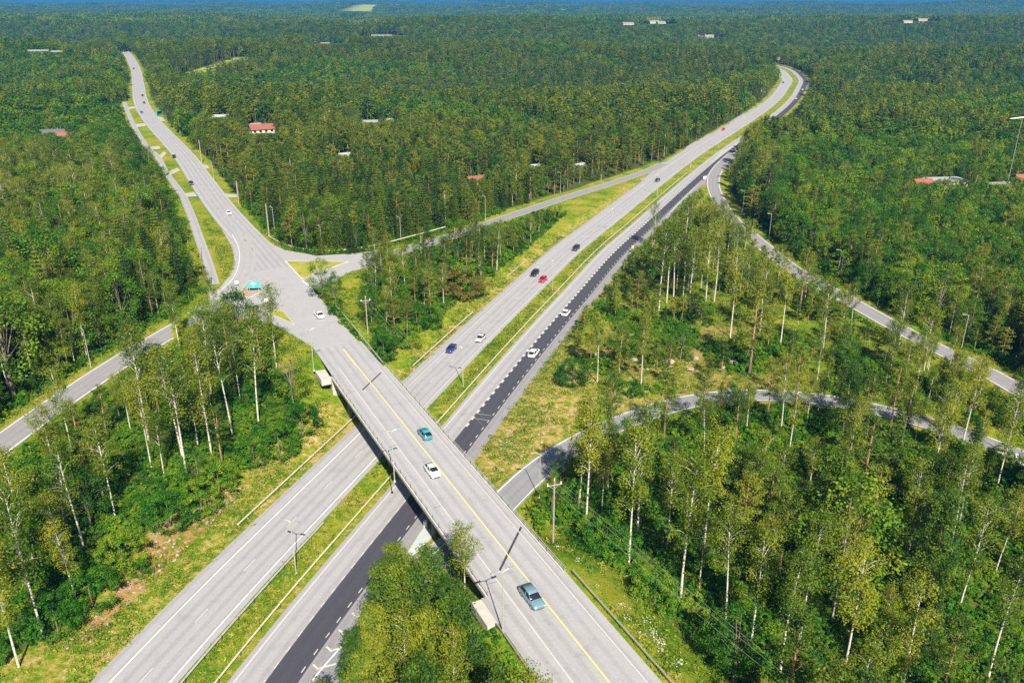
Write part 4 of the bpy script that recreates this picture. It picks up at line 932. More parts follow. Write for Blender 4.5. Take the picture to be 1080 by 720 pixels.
def tree_geo(kind, H, q=1.0, sub=1.0):
    """q: leaf count factor, sub: leaf size factor. returns wood (V,F), leaves (V,F,tint)"""
    WV = []; WF = []; nb = 0; CC = []; NN = []; SS = []; TT = []
    def addw(pts, rad, n=6):
        nonlocal nb
        V, F = tube_np(pts, rad, n); WV.append(V); WF.append(F + nb); nb += len(V)
    def addc(c, rad, n, size, flat_=1.0, up=0.6):
        n = max(1, int(n * q)); C, N, S, T = clump(np.asarray(c), rad, n, size * sub, flat_, up); CC.append(C); NN.append(N); SS.append(S); TT.append(np.clip(T * 0.6 + rng.random() * 0.2 + rng.random(n) * 0.2, 0, 1))
    bend = rng.normal(size=2) * 0.02 * H; ph = rng.random() * 6
    tp = lambda t: np.array([bend[0] * math.sin(t * 2.2 + ph) * t, bend[1] * math.sin(t * 1.7 + ph) * t, t * H])
    if kind == 'birch':
        addw([tp(t) for t in np.linspace(0, 0.97, 9)] if q > .4 else [tp(t) for t in np.linspace(0, 0.9, 4)], [0.0075 * H * (1 - t * 0.85) + 0.012 for t in (np.linspace(0, 0.97, 9) if q > .4 else np.linspace(0, .9, 4))], 7 if q > .4 else 4)
        t0 = rng.uniform(0.32, 0.52); nbn = int(34 if q > .4 else 16)
        for i in range(nbn):
            t = t0 + (0.96 - t0) * (i + rng.random()) / nbn; az = rng.random() * 2 * math.pi; prof = math.sin(math.pi * min(1, max(0.12, (t - t0) / (1.03 - t0)) * 0.9 + 0.12)) ** 0.7
            L = H * (0.14 if q > .4 else .15) * prof * rng.uniform(0.6, 1.25); el = R_(rng.uniform(38, 70)); b0 = tp(t); d = np.array([math.cos(az) * math.cos(el), math.sin(az) * math.cos(el), math.sin(el)])
            mid_ = b0 + d * L * 0.6; end = b0 + d * L + np.array([0, 0, -0.08 * L]) + np.array([math.cos(az), math.sin(az), 0]) * L * 0.25
            if q > .4: addw([b0, mid_, end], [0.045 * (1.2 - t), 0.024, 0.008], 4)
            for f in (0.45, 0.75, 1.0):
                p = b0 + (end - b0) * f + rng.normal(size=3) * 0.25; addc(p - np.array([0, 0, 0.1]), (0.85 if q > .9 else .9) * H / 18 * rng.uniform(0.6, 1.25), 36, 0.185, 1.25, 1.0)
        addc(tp(0.96), 0.4, 26, 0.2, 2.2)
    elif kind == 'pine':
        addw([tp(t) for t in np.linspace(0, 0.96, 7 if q > .4 else 4)], [0.014 * H * (1 - t * 0.8) + 0.02 for t in np.linspace(0, 0.96, 7 if q > .4 else 4)], 7 if q > .4 else 4)
        t0 = rng.uniform(0.30, 0.50); nl = int(28 if q > .4 else 15)
        for i in range(nl):
            t = t0 + (0.97 - t0) * (i + rng.random()) / nl; az = i * 2.4 + rng.random(); k = (t - t0) / (1 - t0)
            L = H * 0.155 * (0.45 + 1.3 * math.sin(math.pi * min(1, k * 0.75 + 0.2))) * 0.62 * rng.uniform(0.75, 1.2); el = R_(rng.uniform(4, 30) + 25 * k); b0 = tp(t)
            d = np.array([math.cos(az) * math.cos(el), math.sin(az) * math.cos(el), math.sin(el)]); end = b0 + d * L
            if q > .4: addw([b0, b0 + d * L * .6 - [0, 0, .05], end], [0.06 * (1.25 - t), 0.035, 0.015], 4)
            for f in (0.5, 0.8, 1.05): addc(b0 + d * L * f + rng.normal(size=3) * 0.15, 0.80 * H / 16 * rng.uniform(0.8, 1.25), 40, 0.235, 0.55, 1.0)
        addc(tp(0.98), 0.55, 26, 0.28, 0.9, 0.9)
    elif kind == 'ypine':                                     # young pine: crown to the ground, soft rounded cone
        addw([tp(t) for t in (0, 0.5, 0.95)], [0.014 * H, 0.009 * H, 0.015], 6 if q > .4 else 4)
        nl = int(72 if q > .4 else 26)
        for i in range(nl):
            t = 0.10 + 0.88 * (i + rng.random()) / nl; az = i * 2.4 + rng.random(); k = 1 - t; L = H * (0.05 + 0.22 * k ** 0.7) * rng.uniform(0.7, 1.15); d = np.array([math.cos(az), math.sin(az), 0.35])
            for f in (0.55, 0.95): addc(tp(t) + d * L * f, H * 0.055 * rng.uniform(0.8, 1.3), 85, 0.115, 0.8, 0.9)
        addc(tp(0.98), 0.22, 34, 0.12, 2.6, 1.0)
    elif kind == 'spruce':
        addw([tp(t) for t in (0, 0.5, 0.98)], [0.013 * H, 0.008 * H, 0.01], 6 if q > .4 else 4)
        z = 0.07; j = 0
        while z < 0.985:
            k = 1 - z; nb_ = 9 if q > .4 else 6; j += 1
            for i in range(nb_):
                az = 2 * math.pi * (i + rng.random() * 0.6) / nb_ + j * 1.1; L = (0.015 + 0.165 * k ** 0.85) * H * rng.uniform(0.7, 1.15); b0 = tp(z); d = np.array([math.cos(az), math.sin(az), -0.28])
                m = max(1, int(L / 0.75 / (1 if q > .4 else 1.8)))
                for f in np.linspace(0.35, 1.0, m + 1): addc(b0 + d * L * f + [0, 0, 0.25 * L * f * f], 0.34 * H / 15 + 0.12 * k, 13, 0.26, 0.5, 0.9)
            z += (0.048 if q > .4 else 0.075) * rng.uniform(0.8, 1.2)
        addc(tp(0.99), 0.15, 8, 0.25, 3.0)
    else:                                                     # broadleaf crown or bush
        low = kind in ('bush', 'thicket'); big = kind == 'thicket'; R = H * (0.55 if low else 0.29); zc = H * (0.45 if low else 0.58); rz_ = H * (0.45 if low else 0.40)
        addw([tp(t) for t in (0, 0.3, 0.75)], [0.02 * H, 0.015 * H, 0.02], 6 if q > .4 else 4)
        nl = 52 if not low else (70 if big else 30)
        for i in range(nl):
            th = rng.random() * 2 * math.pi; cz = rng.uniform(-0.85, 1.0); rr = math.sqrt(max(0, 1 - cz * cz)) * rng.uniform(0.72, 1.06); c = np.array([math.cos(th) * rr * R, math.sin(th) * rr * R, zc + cz * rz_ * rng.uniform(0.85, 1.08)])
            if not low and q > .4 and i % 4 == 0: addw([tp(0.35), c * [0.6, 0.6, 1] - [0, 0, .4], c], [0.05, 0.035, 0.015], 4)
            addc(c, H * (0.11 if big else 0.15 if low else 0.088) * rng.uniform(0.75, 1.3), 70 if not low else (80 if big else 60), 0.21 if not low else (0.19 if big else 0.14), 0.8, 0.8)
    Cc = np.vstack(CC); V, F = quads(Cc, np.vstack(NN), np.concatenate(SS), 1.0 if kind != 'pine' and kind != 'spruce' else 0.75)
    return (np.vstack(WV), np.vstack(WF)), (V, F, np.repeat(np.concatenate(TT), 1))
LEAF = {'birch': 'birch_leaf', 'pine': 'pine_leaf', 'spruce': 'spruce_leaf', 'broad': 'broad_leaf', 'bush': 'bush_leaf', 'ypine': 'pine_leaf', 'thicket': 'bush_leaf'}
BARK = {'birch': 'birch_bark', 'pine': 'pine_bark', 'spruce': 'grey_bark', 'broad': 'grey_bark', 'bush': 'grey_bark', 'ypine': 'pine_bark', 'thicket': 'grey_bark'}
def settint(me, t, off=0):
    a = me.attributes.new('tint', 'FLOAT', 'FACE'); v = np.zeros(len(me.polygons), np.float32); v[off:off + len(t)] = t; a.data.foreach_set('value', v)
H0 = {'birch': 18.0, 'pine': 16.0, 'spruce': 16.0, 'broad': 12.0, 'bush': 3.0, 'ypine': 9.0, 'thicket': 6.5}
NEARM = {}
for kd, cnt in (('birch', 7), ('pine', 6), ('spruce', 4), ('broad', 5), ('bush', 5), ('ypine', 5), ('thicket', 4)):
    NEARM[kd] = []
    for v in range(cnt):
        (wv, wf), (lv, lf, lt) = tree_geo(kd, H0[kd], 1.0)
        tm = mesh_np(f'{kd}_trunk', wv, wf, [M[BARK[kd]]], smooth_=True); cm = mesh_np(f'{kd}_crown', lv, lf, [M[LEAF[kd]]]); settint(cm, lt); NEARM[kd].append((tm, cm))
def joined(name, kd, H, q, sub, leaf=None):
    global_bark = 'grey_bark' if q < .4 else BARK[kd]
    (wv, wf), (lv, lf, lt) = tree_geo(kd, H, q, sub)
    V = np.vstack([wv, lv]); F = np.vstack([wf, lf + len(wv)]); mi = np.r_[np.zeros(len(wf), int), np.ones(len(lf), int)]
    me = mesh_np(name, V, F, [M[global_bark], M[leaf or LEAF[kd]]], mi); settint(me, lt, len(wf)); return me
PROTO = bpy.data.collections.new('forest_kinds')
def proto_obj(col, name, me): o = bpy.data.objects.new(name, me); col.objects.link(o); return o
KIDX = {}
pi_ = 0
for lod, q, sub, kinds in (('near', 0.42, 1.7, (('birch', 3), ('pine', 3), ('spruce', 2), ('broad', 3), ('bush', 2))), ('far', 0.19, 3.0, (('birch', 2), ('pine', 3), ('spruce', 2), ('broad', 2)))):
    for kd, cnt in kinds:
        for v in range(cnt):
            proto_obj(PROTO, f'kind_{pi_:02d}', joined('forest_' + kd, kd, H0[kd], q, sub)); KIDX.setdefault((lod, kd), []).append(pi_); pi_ += 1
# far clumps of canopy: a patch of low detail crowns
def clump_mesh(name, size, n, mats, pk=(.45, .3, .25)):
    Vs = []; Fs = []; ts = []; mi = []; nb = 0
    for i in range(n):
        k = rng.choice(3, p=pk); x, y = rng.uniform(-size / 2, size / 2, 2); h = rng.uniform(12, 19); R = rng.uniform(2.0, 3.4)
        m = 34; d = rng.normal(size=(m, 3)); d[:, 2] = np.abs(d[:, 2]) * 0.9; d /= np.linalg.norm(d, axis=1)[:, None]
        C = d * np.array([R, R, h * 0.42]) * rng.uniform(0.7, 1.05, (m, 1)); 
        if k == 1: C[:, :2] *= np.clip(1.15 - C[:, 2:] / (h * .42), .1, 1)
        C += [x, y, h * 0.55]; V, F = quads(C, d + rng.normal(size=d.shape) * .4, rng.uniform(1.4, 2.6, m)); Vs.append(V); Fs.append(F + nb); nb += len(V); ts.append(np.full(m, rng.random()) * .7 + rng.random(m) * .3); mi.append(np.full(m, k))
    me = mesh_np(name, np.vstack(Vs), np.vstack(Fs), mats, np.concatenate(mi)); settint(me, np.concatenate(ts)); return me
for v in range(6):
    proto_obj(PROTO, f'kind_{pi_:02d}', clump_mesh('forest_canopy', 30, 26, [M['pine_leaf'], M['spruce_leaf'], M['broad_leaf']], ((.3, .65, .05), (.6, .2, .2), (.25, .05, .7))[v // 2])); KIDX.setdefault(('clump', 'x'), []).append(pi_); pi_ += 1
def scatter(name, pts, rot, scl, idx, col, label=None):
    me = bpy.data.meshes.new(name); me.vertices.add(len(pts)); me.vertices.foreach_set('co', np.asarray(pts, np.float32).ravel())
    a = me.attributes.new('turn', 'FLOAT_VECTOR', 'POINT'); a.data.foreach_set('vector', np.asarray(rot, np.float32).ravel())
    a = me.attributes.new('size', 'FLOAT_VECTOR', 'POINT'); a.data.foreach_set('vector', np.asarray(scl, np.float32).ravel())
    a = me.attributes.new('which', 'INT', 'POINT'); a.data.foreach_set('value', np.asarray(idx, np.int32))
    o = obj(name, me); g = bpy.data.node_groups.new(name + '_scatter', 'GeometryNodeTree')
    g.interface.new_socket('Geometry', in_out='INPUT', socket_type='NodeSocketGeometry'); g.interface.new_socket('Geometry', in_out='OUTPUT', socket_type='NodeSocketGeometry')
    n = g.nodes; l = g.links; gi = n.new('NodeGroupInput'); go = n.new('NodeGroupOutput')
    ci = n.new('GeometryNodeCollectionInfo'); ci.inputs['Collection'].default_value = col; ci.inputs['Separate Children'].default_value = True; ci.inputs['Reset Children'].default_value = True
    ip = n.new('GeometryNodeInstanceOnPoints'); ip.inputs['Pick Instance'].default_value = True
    def na(nm, t): x = n.new('GeometryNodeInputNamedAttribute'); x.data_type = t; x.inputs['Name'].default_value = nm; return x.outputs[0]
    l.new(gi.outputs[0], ip.inputs['Points']); l.new(ci.outputs[0], ip.inputs['Instance']); l.new(na('which', 'INT'), ip.inputs['Instance Index'])
    e = n.new('FunctionNodeEulerToRotation'); l.new(na('turn', 'FLOAT_VECTOR'), e.inputs[0]); l.new(e.outputs[0], ip.inputs['Rotation']); l.new(na('size', 'FLOAT_VECTOR'), ip.inputs['Scale'])
    l.new(ip.outputs[0], go.inputs[0]); md_ = o.modifiers.new('scatter', 'NODES'); md_.node_group = g
    tag(o, label, None, None, 'stuff'); return o

# ---------------------------------------------------------------- where trees stand
def proj_np(X, Y, Z):
    z = Z - CAM_H; f = Y * math.cos(TH) - z * math.sin(TH); w = Y * math.sin(TH) + z * math.cos(TH); f = np.maximum(f, 1)
    return 540 + FPX * X / f, 360 - FPX * w / f, f
def grid_pts(x0, x1, y0, y1, s, jit=0.42):
    gx = np.arange(x0, x1, s); gy = np.arange(y0, y1, s * 0.88); X, Y = np.meshgrid(gx, gy); X = X + (np.arange(len(gy)) % 2)[:, None] * s / 2
    X = X + rng.uniform(-jit, jit, X.shape) * s; Y = Y + rng.uniform(-jit, jit, Y.shape) * s; return X.ravel(), Y.ravel()
def sidev(poly, X, Y):
    """positive where the point lies right of the line"""
    best = np.full(X.shape, 1e9); s = np.zeros(X.shape)
    for i in range(len(poly) - 1):
        a, b = poly[i], poly[i + 1]; d = b[:2] - a[:2]; L2 = d @ d + 1e-9; t = np.clip(((X - a[0]) * d[0] + (Y - a[1]) * d[1]) / L2, 0, 1)
        q = np.hypot(X - a[0] - t * d[0], Y - a[1] - t * d[1]); cr = -(d[0] * (Y - a[1]) - d[1] * (X - a[0])); m = q < best; best = np.where(m, q, best); s = np.where(m, cr, s)
    return s
LEFTLINE = np.vstack([dec(CRW, 4), [[-79, 232, 7]], dec(NW_C[6:], 4)])
ZN = ['the wood left of the motorway', 'the forest left of the side road', 'the forest beyond the ramp', 'the thicket between ramp and motorway', 'the open birch ground', 'the wood right of the bridge', 'the forest right of the exit road', 'the clump left of the bridge']
ZN_ = ['the wood left of the motorway', 'the forest left of the side and cross roads', 'the forest between the side road and the motorway', 'the bushy triangle between ramp and motorway', 'the open birch ground between motorway and exit road', 'the wood right of the bridge', 'the dark forest right of the exit road', 'the pine clump in the angle left of the bridge']
MIX = {0: (.20, .12, .04, .24, .40), 1: (.14, .14, .12, .60, 0), 2: (.12, .42, .28, .18, 0), 3: (.14, .20, .0, .30, .36), 4: (.22, .36, .02, .08, .32), 5: (.34, .22, .06, .10, .28), 6: (.10, .30, .27, .33, 0), 7: (.12, .63, .0, .10, .15)}
BRL = np.array([bridge_pt(s, 0) for s in (-300, -150, 0, 60, 112)])
def zone(X, Y):
    mr = sidev(dec(MC, 3), X, Y) > 0; er = sidev(dec(ERMP, 3), X, Y) < 0; z = np.full(X.shape, 2)
    ll = sidev(LEFTLINE, X, Y) < 0; z = np.where(ll & ~mr, 1, z)
    nearj = (~mr) & (~ll) & ((Y - 75.9) * 1 < (X * 0 + 1e9)) & (((X - BR_A[0]) * BN[0] + (Y - BR_A[1]) * BN[1]) < 0) & (Y < 215); z = np.where(nearj, 0, z)
    offr = (sidev(dec(OFFR, 2), X, Y) > 0) & (~mr) & (~nearj) & (~ll) & (Y < 410); z = np.where(offr, 3, z)
    lr = sidev(dec(LRMP, 2), X, Y) > 0
    z = np.where(mr & (sidev(dec(ERMP, 2), X, Y) > 0) & ~lr, 4, z); z = np.where(mr & lr & (sidev(dec(ERMP, 2), X, Y) > 0), 5, z)
    z = np.where(mr & (sidev(dec(ERMP, 2), X, Y) < 0), 6, z); z = np.where(mr & (Y > 470), 6, z)
    bl_ = ((X - BR_A[0]) * BN[0] + (Y - BR_A[1]) * BN[1]) < 0; z = np.where(mr & lr & bl_ & (Y < 125), 7, z)
    return z
TREES = []   # x, y, z, kind, height, variant, rot, label or None, zone, crown width factor
def los_limit(X, Y, Z, H):
    for (hx, hy, hz, hw, hh, los) in HOUSES:
        if not los: continue
        D = math.hypot(hx, hy); ux, uy = hx / D, hy / D; t = X * ux + Y * uy; s = np.abs(X * uy - Y * ux); inn = (s < hw * 0.6 + (1 + (D - t) * 0.015 if D < 1300 else 26)) & (t < D + hw * 0.6) & (t > D - 120 - D * (0.1 if D < 900 else 0.25))
        lz = CAM_H + (hz + hh * (0.75 if D < 900 else 0.6) - CAM_H) * t / D - Z; H = np.where(inn, np.minimum(H, lz), H); H = np.where(inn & (t > D - hw * 0.75), 0, H)
    return H
def plant(x0, x1, y0, y1, s, near_rule=True, mask=None):
    X, Y = grid_pts(x0, x1, y0, y1, s); Z = hq(X, Y); px, py, f = proj_np(X, Y, Z); _, pt, _ = proj_np(X, Y, Z + 18)
    k = (px > -190) & (px < 1270) & (pt < 800) & (Y > 5)
    if mask is not None: k &= mask(X, Y)
    X, Y, Z = X[k], Y[k], Z[k]
    if near_rule:
        d = road_d(X, Y); k = (d > 3.4) & ~clearing(X, Y); X, Y, Z, d = X[k], Y[k], Z[k], d[k]
    else: d = np.full(X.shape, 50.0)
    for (fx, fy, rx, ry) in FW: k = ((X - fx) / rx) ** 2 + ((Y - fy) / ry) ** 2 > 1.05; X, Y, Z, d = X[k], Y[k], Z[k], d[k]
    return X, Y, Z, d
def assign(X, Y, Z, d, tall=1.0):
    zn = zone(X, Y); r = rng.random(len(X)); kinds = np.array(['birch', 'pine', 'spruce', 'broad', 'bush']); cum = np.array([np.cumsum(MIX[z]) for z in range(8)])
    patch = np.sin(X / 33 + 1 + np.sin(Y / 47)) * np.cos(Y / 41 + 2) * 0.27; r = np.clip(r + patch, 0, .999)
    kd = kinds[(r[:, None] > cum[zn]).sum(1)]
    stand = np.sin(X / 61 + 2.1 * np.sin(Y / 97 + 1)) + np.cos(Y / 73 + 1.7 * np.sin(X / 83)); far_ = (zn == 1) | (zn == 2) | (zn == 6); u_ = rng.random(len(X))
    kd = np.where(far_ & (stand > 0.75) & (u_ < .75), 'broad', kd); kd = np.where(far_ & (stand < -0.7) & (u_ < .6), 'spruce', kd); kd = np.where((zn == 2) & (np.abs(stand) < .45) & (u_ < .6), 'pine', kd)
    Hh = np.select([kd == 'birch', kd == 'pine', kd == 'spruce', kd == 'broad'], [rng.uniform(12, 20, len(X)), rng.uniform(10, 18, len(X)), rng.uniform(8, 20, len(X)), rng.uniform(7, 15.5, len(X))], rng.uniform(1.6, 4.2, len(X)))
    Hh = Hh * (1 + 0.16 * np.sin(X / 47 + 1.3 * np.sin(Y / 59)) * np.cos(Y / 51)) * np.where(far_ & (stand > .75), .85, 1.0)
    edge = d < 6.5; Hh = np.where(edge & (zn != 4), Hh * rng.uniform(0.45, 0.85, len(X)), Hh)
    Hh = np.where((zn == 4) & (kd != 'birch'), Hh * rng.uniform(.35, .75, len(X)), Hh); Hh = np.where((zn == 4) & (kd == 'birch'), Hh * .86, Hh); Hh = np.where((zn == 3), Hh * 0.72, Hh)
    return kd, Hh * tall, zn
# hand placed trees: pixel of the trunk foot, pixel height of the top
def htop(q, py):
    lo, hi = 1.0, 30.0
    for _ in range(30):
        m = (lo + hi) / 2
        if PROJ((q[0], q[1], q[2] + m))[1] > py: lo = m
        else: hi = m
    return lo
HAND = []
def hand(kind, x, y, top, label, w=1.0):
    q = PG(x, y); h = float(np.clip(htop(q, top), 1.2, 6.8 if kind == 'bush' else 24)); HAND.append((q[0], q[1], q[2], kind, h, w, label))
Bh = [(224, 484, 318, 'birch with a pale trunk in front of the cross road, left of the junction corner'), (245, 458, 338, 'birch left of the tall one at the junction corner'), (273, 448, 312, 'tall dark-crowned birch right at the junction corner'),
      (157, 465, 322, 'slender birch with a long bare trunk beside the cross road'), (77, 480, 385, 'thin birch at the left between the cross road and the near wood'), (197, 503, 372, 'birch with its white foot above the big round bushes'), (160, 494, 395, 'short white trunk birch above the big round bushes'),
      (192, 480, 360, 'birch with a mottled trunk in the middle of the left wood'), (122, 547, 440, 'light green birch on bare brown soil in the left wood'), (89, 579, 462, 'birch with a very white leaning trunk in the left wood'), (45, 670, 492, 'tall birch nearest the bottom left corner strip'),
      (39, 606, 470, 'birch with a broken white line of trunk near the left margin'), (20, 703, 575, 'birch at the bottom left corner'), (82, 638, 545, 'short birch beside the dry verge at bottom left'), (5, 640, 500, 'birch cut by the left margin'),
      (618, 556, 432, 'birch with a straight white trunk right of the utility pole'), (611, 532, 425, 'thinner birch just behind the straight white one'), (663, 595, 425, 'tall many-branched birch in the middle of the right wood'), (672, 562, 415, 'birch right behind the tall many-branched one'),
      (703, 583, 478, 'narrow birch left of the leaning shadow patch'), (718, 629, 452, 'birch standing on a bare patch near the grass slope'), (742, 591, 438, 'birch with a broad fan of white limbs'), (764, 665, 528, 'slim birch low in the right wood'), (789, 563, 470, 'birch behind the fan-limbed birch'),
      (823, 710, 578, 'birch at the bottom edge of the right wood'), (843, 680, 535, 'double-stemmed birch near the bottom edge'), (888, 719, 572, 'birch with a wide crown at the bottom edge'), (926, 697, 620, 'small birch at the bottom edge right of the wide crown'), (957, 588, 482, 'forked birch right of centre in the right wood'),
      (1003, 575, 470, 'birch with a slightly leaning trunk in the right wood'), (977, 533, 425, 'bright white birch trunk below the slip road'), (1049, 606, 515, 'white leaning birch near the right margin'), (1042, 716, 585, 'birch at the bottom right corner'), (1050, 519, 415, 'white birch in front of the silver car'), (982, 500, 405, 'white birch next to the slip road gap'),
      (1012, 640, 520, 'thin birch in the lower right wood'), (653, 395, 338, 'small birch at the edge of the open ground'), (630, 404, 330, 'small birch beside the dark green bushes on the open ground'), (695, 327, 222, 'white birch, leftmost of the row on the open ground'), (703, 320, 215, 'white birch, second of the row on the open ground'),
      (710, 319, 228, 'white birch, third of the row on the open ground'), (726, 325, 235, 'white birch in the middle of the row on the open ground'), (744, 322, 232, 'white birch toward the right of the row on the open ground'), (753, 319, 228, 'white birch, rightmost of the row on the open ground'), (770, 356, 262, 'single birch with spreading limbs on the open ground'),
      (801, 352, 270, 'birch right of the single spreading birch'), (823, 364, 285, 'birch with a bare foot on the open ground'), (867, 376, 290, 'birch between two young pines near the exit road'), (947, 371, 298, 'birch just below the exit road'), (972, 404, 322, 'leaning birch below the exit road'),
      (1015, 468, 372, 'tall birch with a forked top near the right margin'), (987, 474, 398, 'forked white birch above the slip road'), (1060, 479, 388, 'leaning pale birch crossing the exit road at the right margin'), (524, 285, 232, 'birch on bare soil between ramp and motorway'), (506, 269, 228, 'birch behind the bronze bush'),
      (490, 638, 552, 'light birch in front of the bridge by the near abutment'), (676, 408, 330, 'young birch on the rocky open ground'), (690, 262, 212, 'birch at the motorway edge of the open ground'), (722, 268, 205, 'tall birch above the row near the dark lane')]
for x, y, t, lb in Bh: hand('birch', x, y, t, lb)
Ph = [(430, 700, 590, 'dense pine in the clump left of the bridge, front'), (455, 690, 580, 'dense pine in the clump left of the bridge, middle'), (412, 690, 592, 'bushy pine leaning over the slip road', ), (478, 700, 612, 'pine of the clump nearest the bridge'), (400, 740, 640, 'pine cut by the bottom edge left of the bridge'), (379, 742, 662, 'leftmost pine of the clump by the slip road'), (424, 655, 575, 'olive crowned pine at the top of the clump'),
      (389, 303, 266, 'small lone pine on the grass by the ramp, left'), (402, 299, 266, 'small lone pine on the grass by the ramp, right'), (416, 312, 268, 'pine left of the green thicket by the ramp'), (440, 300, 262, 'dark pine in the thicket by the ramp'), (470, 272, 250, 'low pine beside the ramp lane'),
      (644, 468, 392, 'dark pine beside the slip road shadow'), (700, 465, 395, 'pine on the lower side of the slip road'), (866, 595, 475, 'dark spreading pine in the right wood'), (775, 470, 410, 'pine near the slip road in the middle of the right wood'), (1000, 425, 372, 'bushy pine overlapping the exit road'), (1020, 440, 385, 'dark pine left of the leaning pale birch'), (975, 640, 520, 'dark pine low in the right wood'), (905, 540, 440, 'pine with a rusty trunk in the right wood'), (170, 445, 365, 'pine between the birches beside the cross road'), (838, 430, 362, 'pine beyond the slip road'), (888, 460, 385, 'young pine near the slip road bend'), (790, 395, 300, 'pine with a red trunk on the open ground'), (843, 330, 262, 'pine with a red trunk beside the exit road')]
for x, y, t, lb in Ph: hand('pine', x, y, t, lb)
Sh = [(180, 555, 498, 'large round dark green bush beside the dry verge', 1.1), (213, 540, 495, 'round bush right of the large dark one', 1.0), (295, 480, 412, 'large dense bush below the junction slope', 1.1), (320, 455, 405, 'bush against the far abutment slope', 1.0), (268, 490, 430, 'dense bush left of the slope bush', 1.0), (232, 520, 470, 'low green bush above the bare stones', 1), (130, 600, 548, 'green bush in the left wood near the brown soil', 1.0), (98, 640, 592, 'bush at the foot of the short birch', 1.0), (62, 668, 622, 'dark bush near the bottom left corner', 1.0), (150, 607, 590, 'single small bush on the dry verge', 1.0),
      (487, 309, 258, 'big bronze-brown round bush beside the motorway', 2.1), (440, 345, 285, 'bright green bush left of the bronze one', 1.2), (430, 365, 300, 'green thicket bush above the bridge corner', 1.2), (405, 378, 345, 'round dark green bush nearest the bridge parapet', 1.0), (455, 345, 310, 'green bush below the bronze one', 1.0), (415, 350, 318, 'yellow-green bush by the utility pole', 1.0), (500, 312, 292, 'low bush between the bronze one and the motorway', 1.0),
      (610, 535, 505, 'bright bush beside the slip road', 1.0), (640, 585, 545, 'bush on the grass slope right of the utility pole', 1.0), (690, 640, 600, 'bush at the wood edge above the grass slope', 1.0), (760, 700, 655, 'bush at the bottom of the grass slope', 1.0), (625, 570, 540, 'small bush right of the utility pole', 1.0), (605, 405, 375, 'dark bush at the edge of the open ground', 1.1), (660, 372, 345, 'dark green bush among pink rocks', 1.1), (688, 385, 362, 'bush right of the pink rocks', 1.0), (478, 610, 585, 'bush under the near abutment', 1.0)]
for x, y, t, lb, w in Sh: hand('bush', x, y, t, lb, w)
Dh = [(60, 330, 205, 'large round light green tree in the left forest', 1.2), (85, 255, 190, 'broad bright green crown in the middle of the left forest', 1.3), (150, 265, 195, 'bright rounded tree left of the footpath', 1.25), (15, 420, 300, 'big leafy tree at the left margin', 1.2), (880, 640, 500, 'bright green leafy tree in the middle of the right wood', 1.0), (985, 345, 275, 'leafy tree beyond the exit road', 1.0)]
for x, y, t, lb, w in Dh: hand('broad', x, y, t, lb, w)
hx = np.array([h[0] for h in HAND]); hy = np.array([h[1] for h in HAND])
# scattered trees, near then far
def thin(X, Y, Z, d, keep):
    return X[keep], Y[keep], Z[keep], d[keep]
SC = []
X, Y, Z, d = plant(-190, 260, 45, 300, 4.3)
zn_ = zone(X, Y); dens = np.select([zn_ == 4, zn_ == 3, zn_ == 5, zn_ == 7, zn_ == 0], [0.9, 0.8, 0.25, 0.75, 0.36], 0.93)
dens = np.where(inside(X, Y, ROCKY[0]), dens * 0.85, dens)
dens = np.where((zn_ == 5) & (near(dec(LRMP, 2), X, Y)[0] < 17), .95, dens); dens = np.where((zn_ == 7) & (near(BRL, X, Y)[0] < 15), 0, dens)
near_h = np.array([np.min(np.hypot(hx - a_, hy - b_)) for a_, b_ in zip(X, Y)])
k = (rng.random(len(X)) < dens) & (near_h > 2.6); X, Y, Z, d = thin(X, Y, Z, d, k)
kd, Hh, zn_ = assign(X, Y, Z, d); SC.append((X, Y, Z, kd, Hh, zn_))
X, Y, Z, d = plant(-520, 520, 300, 700, 5.0); k = rng.random(len(X)) < 0.93; X, Y, Z, d = thin(X, Y, Z, d, k); kd, Hh, zn_ = assign(X, Y, Z, d); SC.append((X, Y, Z, kd, Hh, zn_))
X, Y, Z, d = plant(-900, 900, 700, 1300, 5.8); kd, Hh, zn_ = assign(X, Y, Z, d); SC.append((X, Y, Z, kd, Hh, zn_))
X = np.concatenate([s[0] for s in SC]); Y = np.concatenate([s[1] for s in SC]); Z = np.concatenate([s[2] for s in SC]); kd = np.concatenate([s[3] for s in SC]); Hh = np.concatenate([s[4] for s in SC]); zn_ = np.concatenate([s[5] for s in SC])
Hh = los_limit(X, Y, Z, Hh); k = Hh > 2.0; X, Y, Z, kd, Hh, zn_ = X[k], Y[k], Z[k], kd[k], Hh[k], zn_[k]
# the ramp, exit road, far bend and side road stay in view as in the photo
def keep_view(line, lo, hi, o, prob=1.0):
    global Hh
    pts = offset(line, o)[::2]; lucky = rng.random(len(X)) < prob
    for p in pts:
        D = math.hypot(p[0], p[1]); ux, uy = p[0] / D, p[1] / D; t = X * ux + Y * uy; s = np.abs(X * uy - Y * ux); inn = (s < 5) & (t < D) & (t > D * 0.75) & lucky
        lz = CAM_H + (p[2] - CAM_H) * t / D - Z; Hh = np.where(inn & (lz < Hh), np.maximum(lz, 0.0), Hh)
sA = arclen(MED)
keep_view(cut(MED, 360, 1120), 0, 0, -3.0); keep_view(cut(MED, np.interp(640, MED[:, 1], sA), 1060), 0, 0, 14.0)
keep_view(cut(MED, 235, 500), 0, 0, 12.0)
keep_view(CRW, 0, 0, 0.0, 0.7)
keep_view(cut(OFFR, 70, arclen(OFFR)[-1]), 0, 0, 2.0); keep_view(cut(ERMP, 20, 120), 0, 0, 1.0); keep_view(cut(NW_C, 10, arclen(NW_C)[-1]), 0, 0, -3)
k = Hh > 2.0; X, Y, Z, kd, Hh, zn_ = X[k], Y[k], Z[k], kd[k], Hh[k], zn_[k]
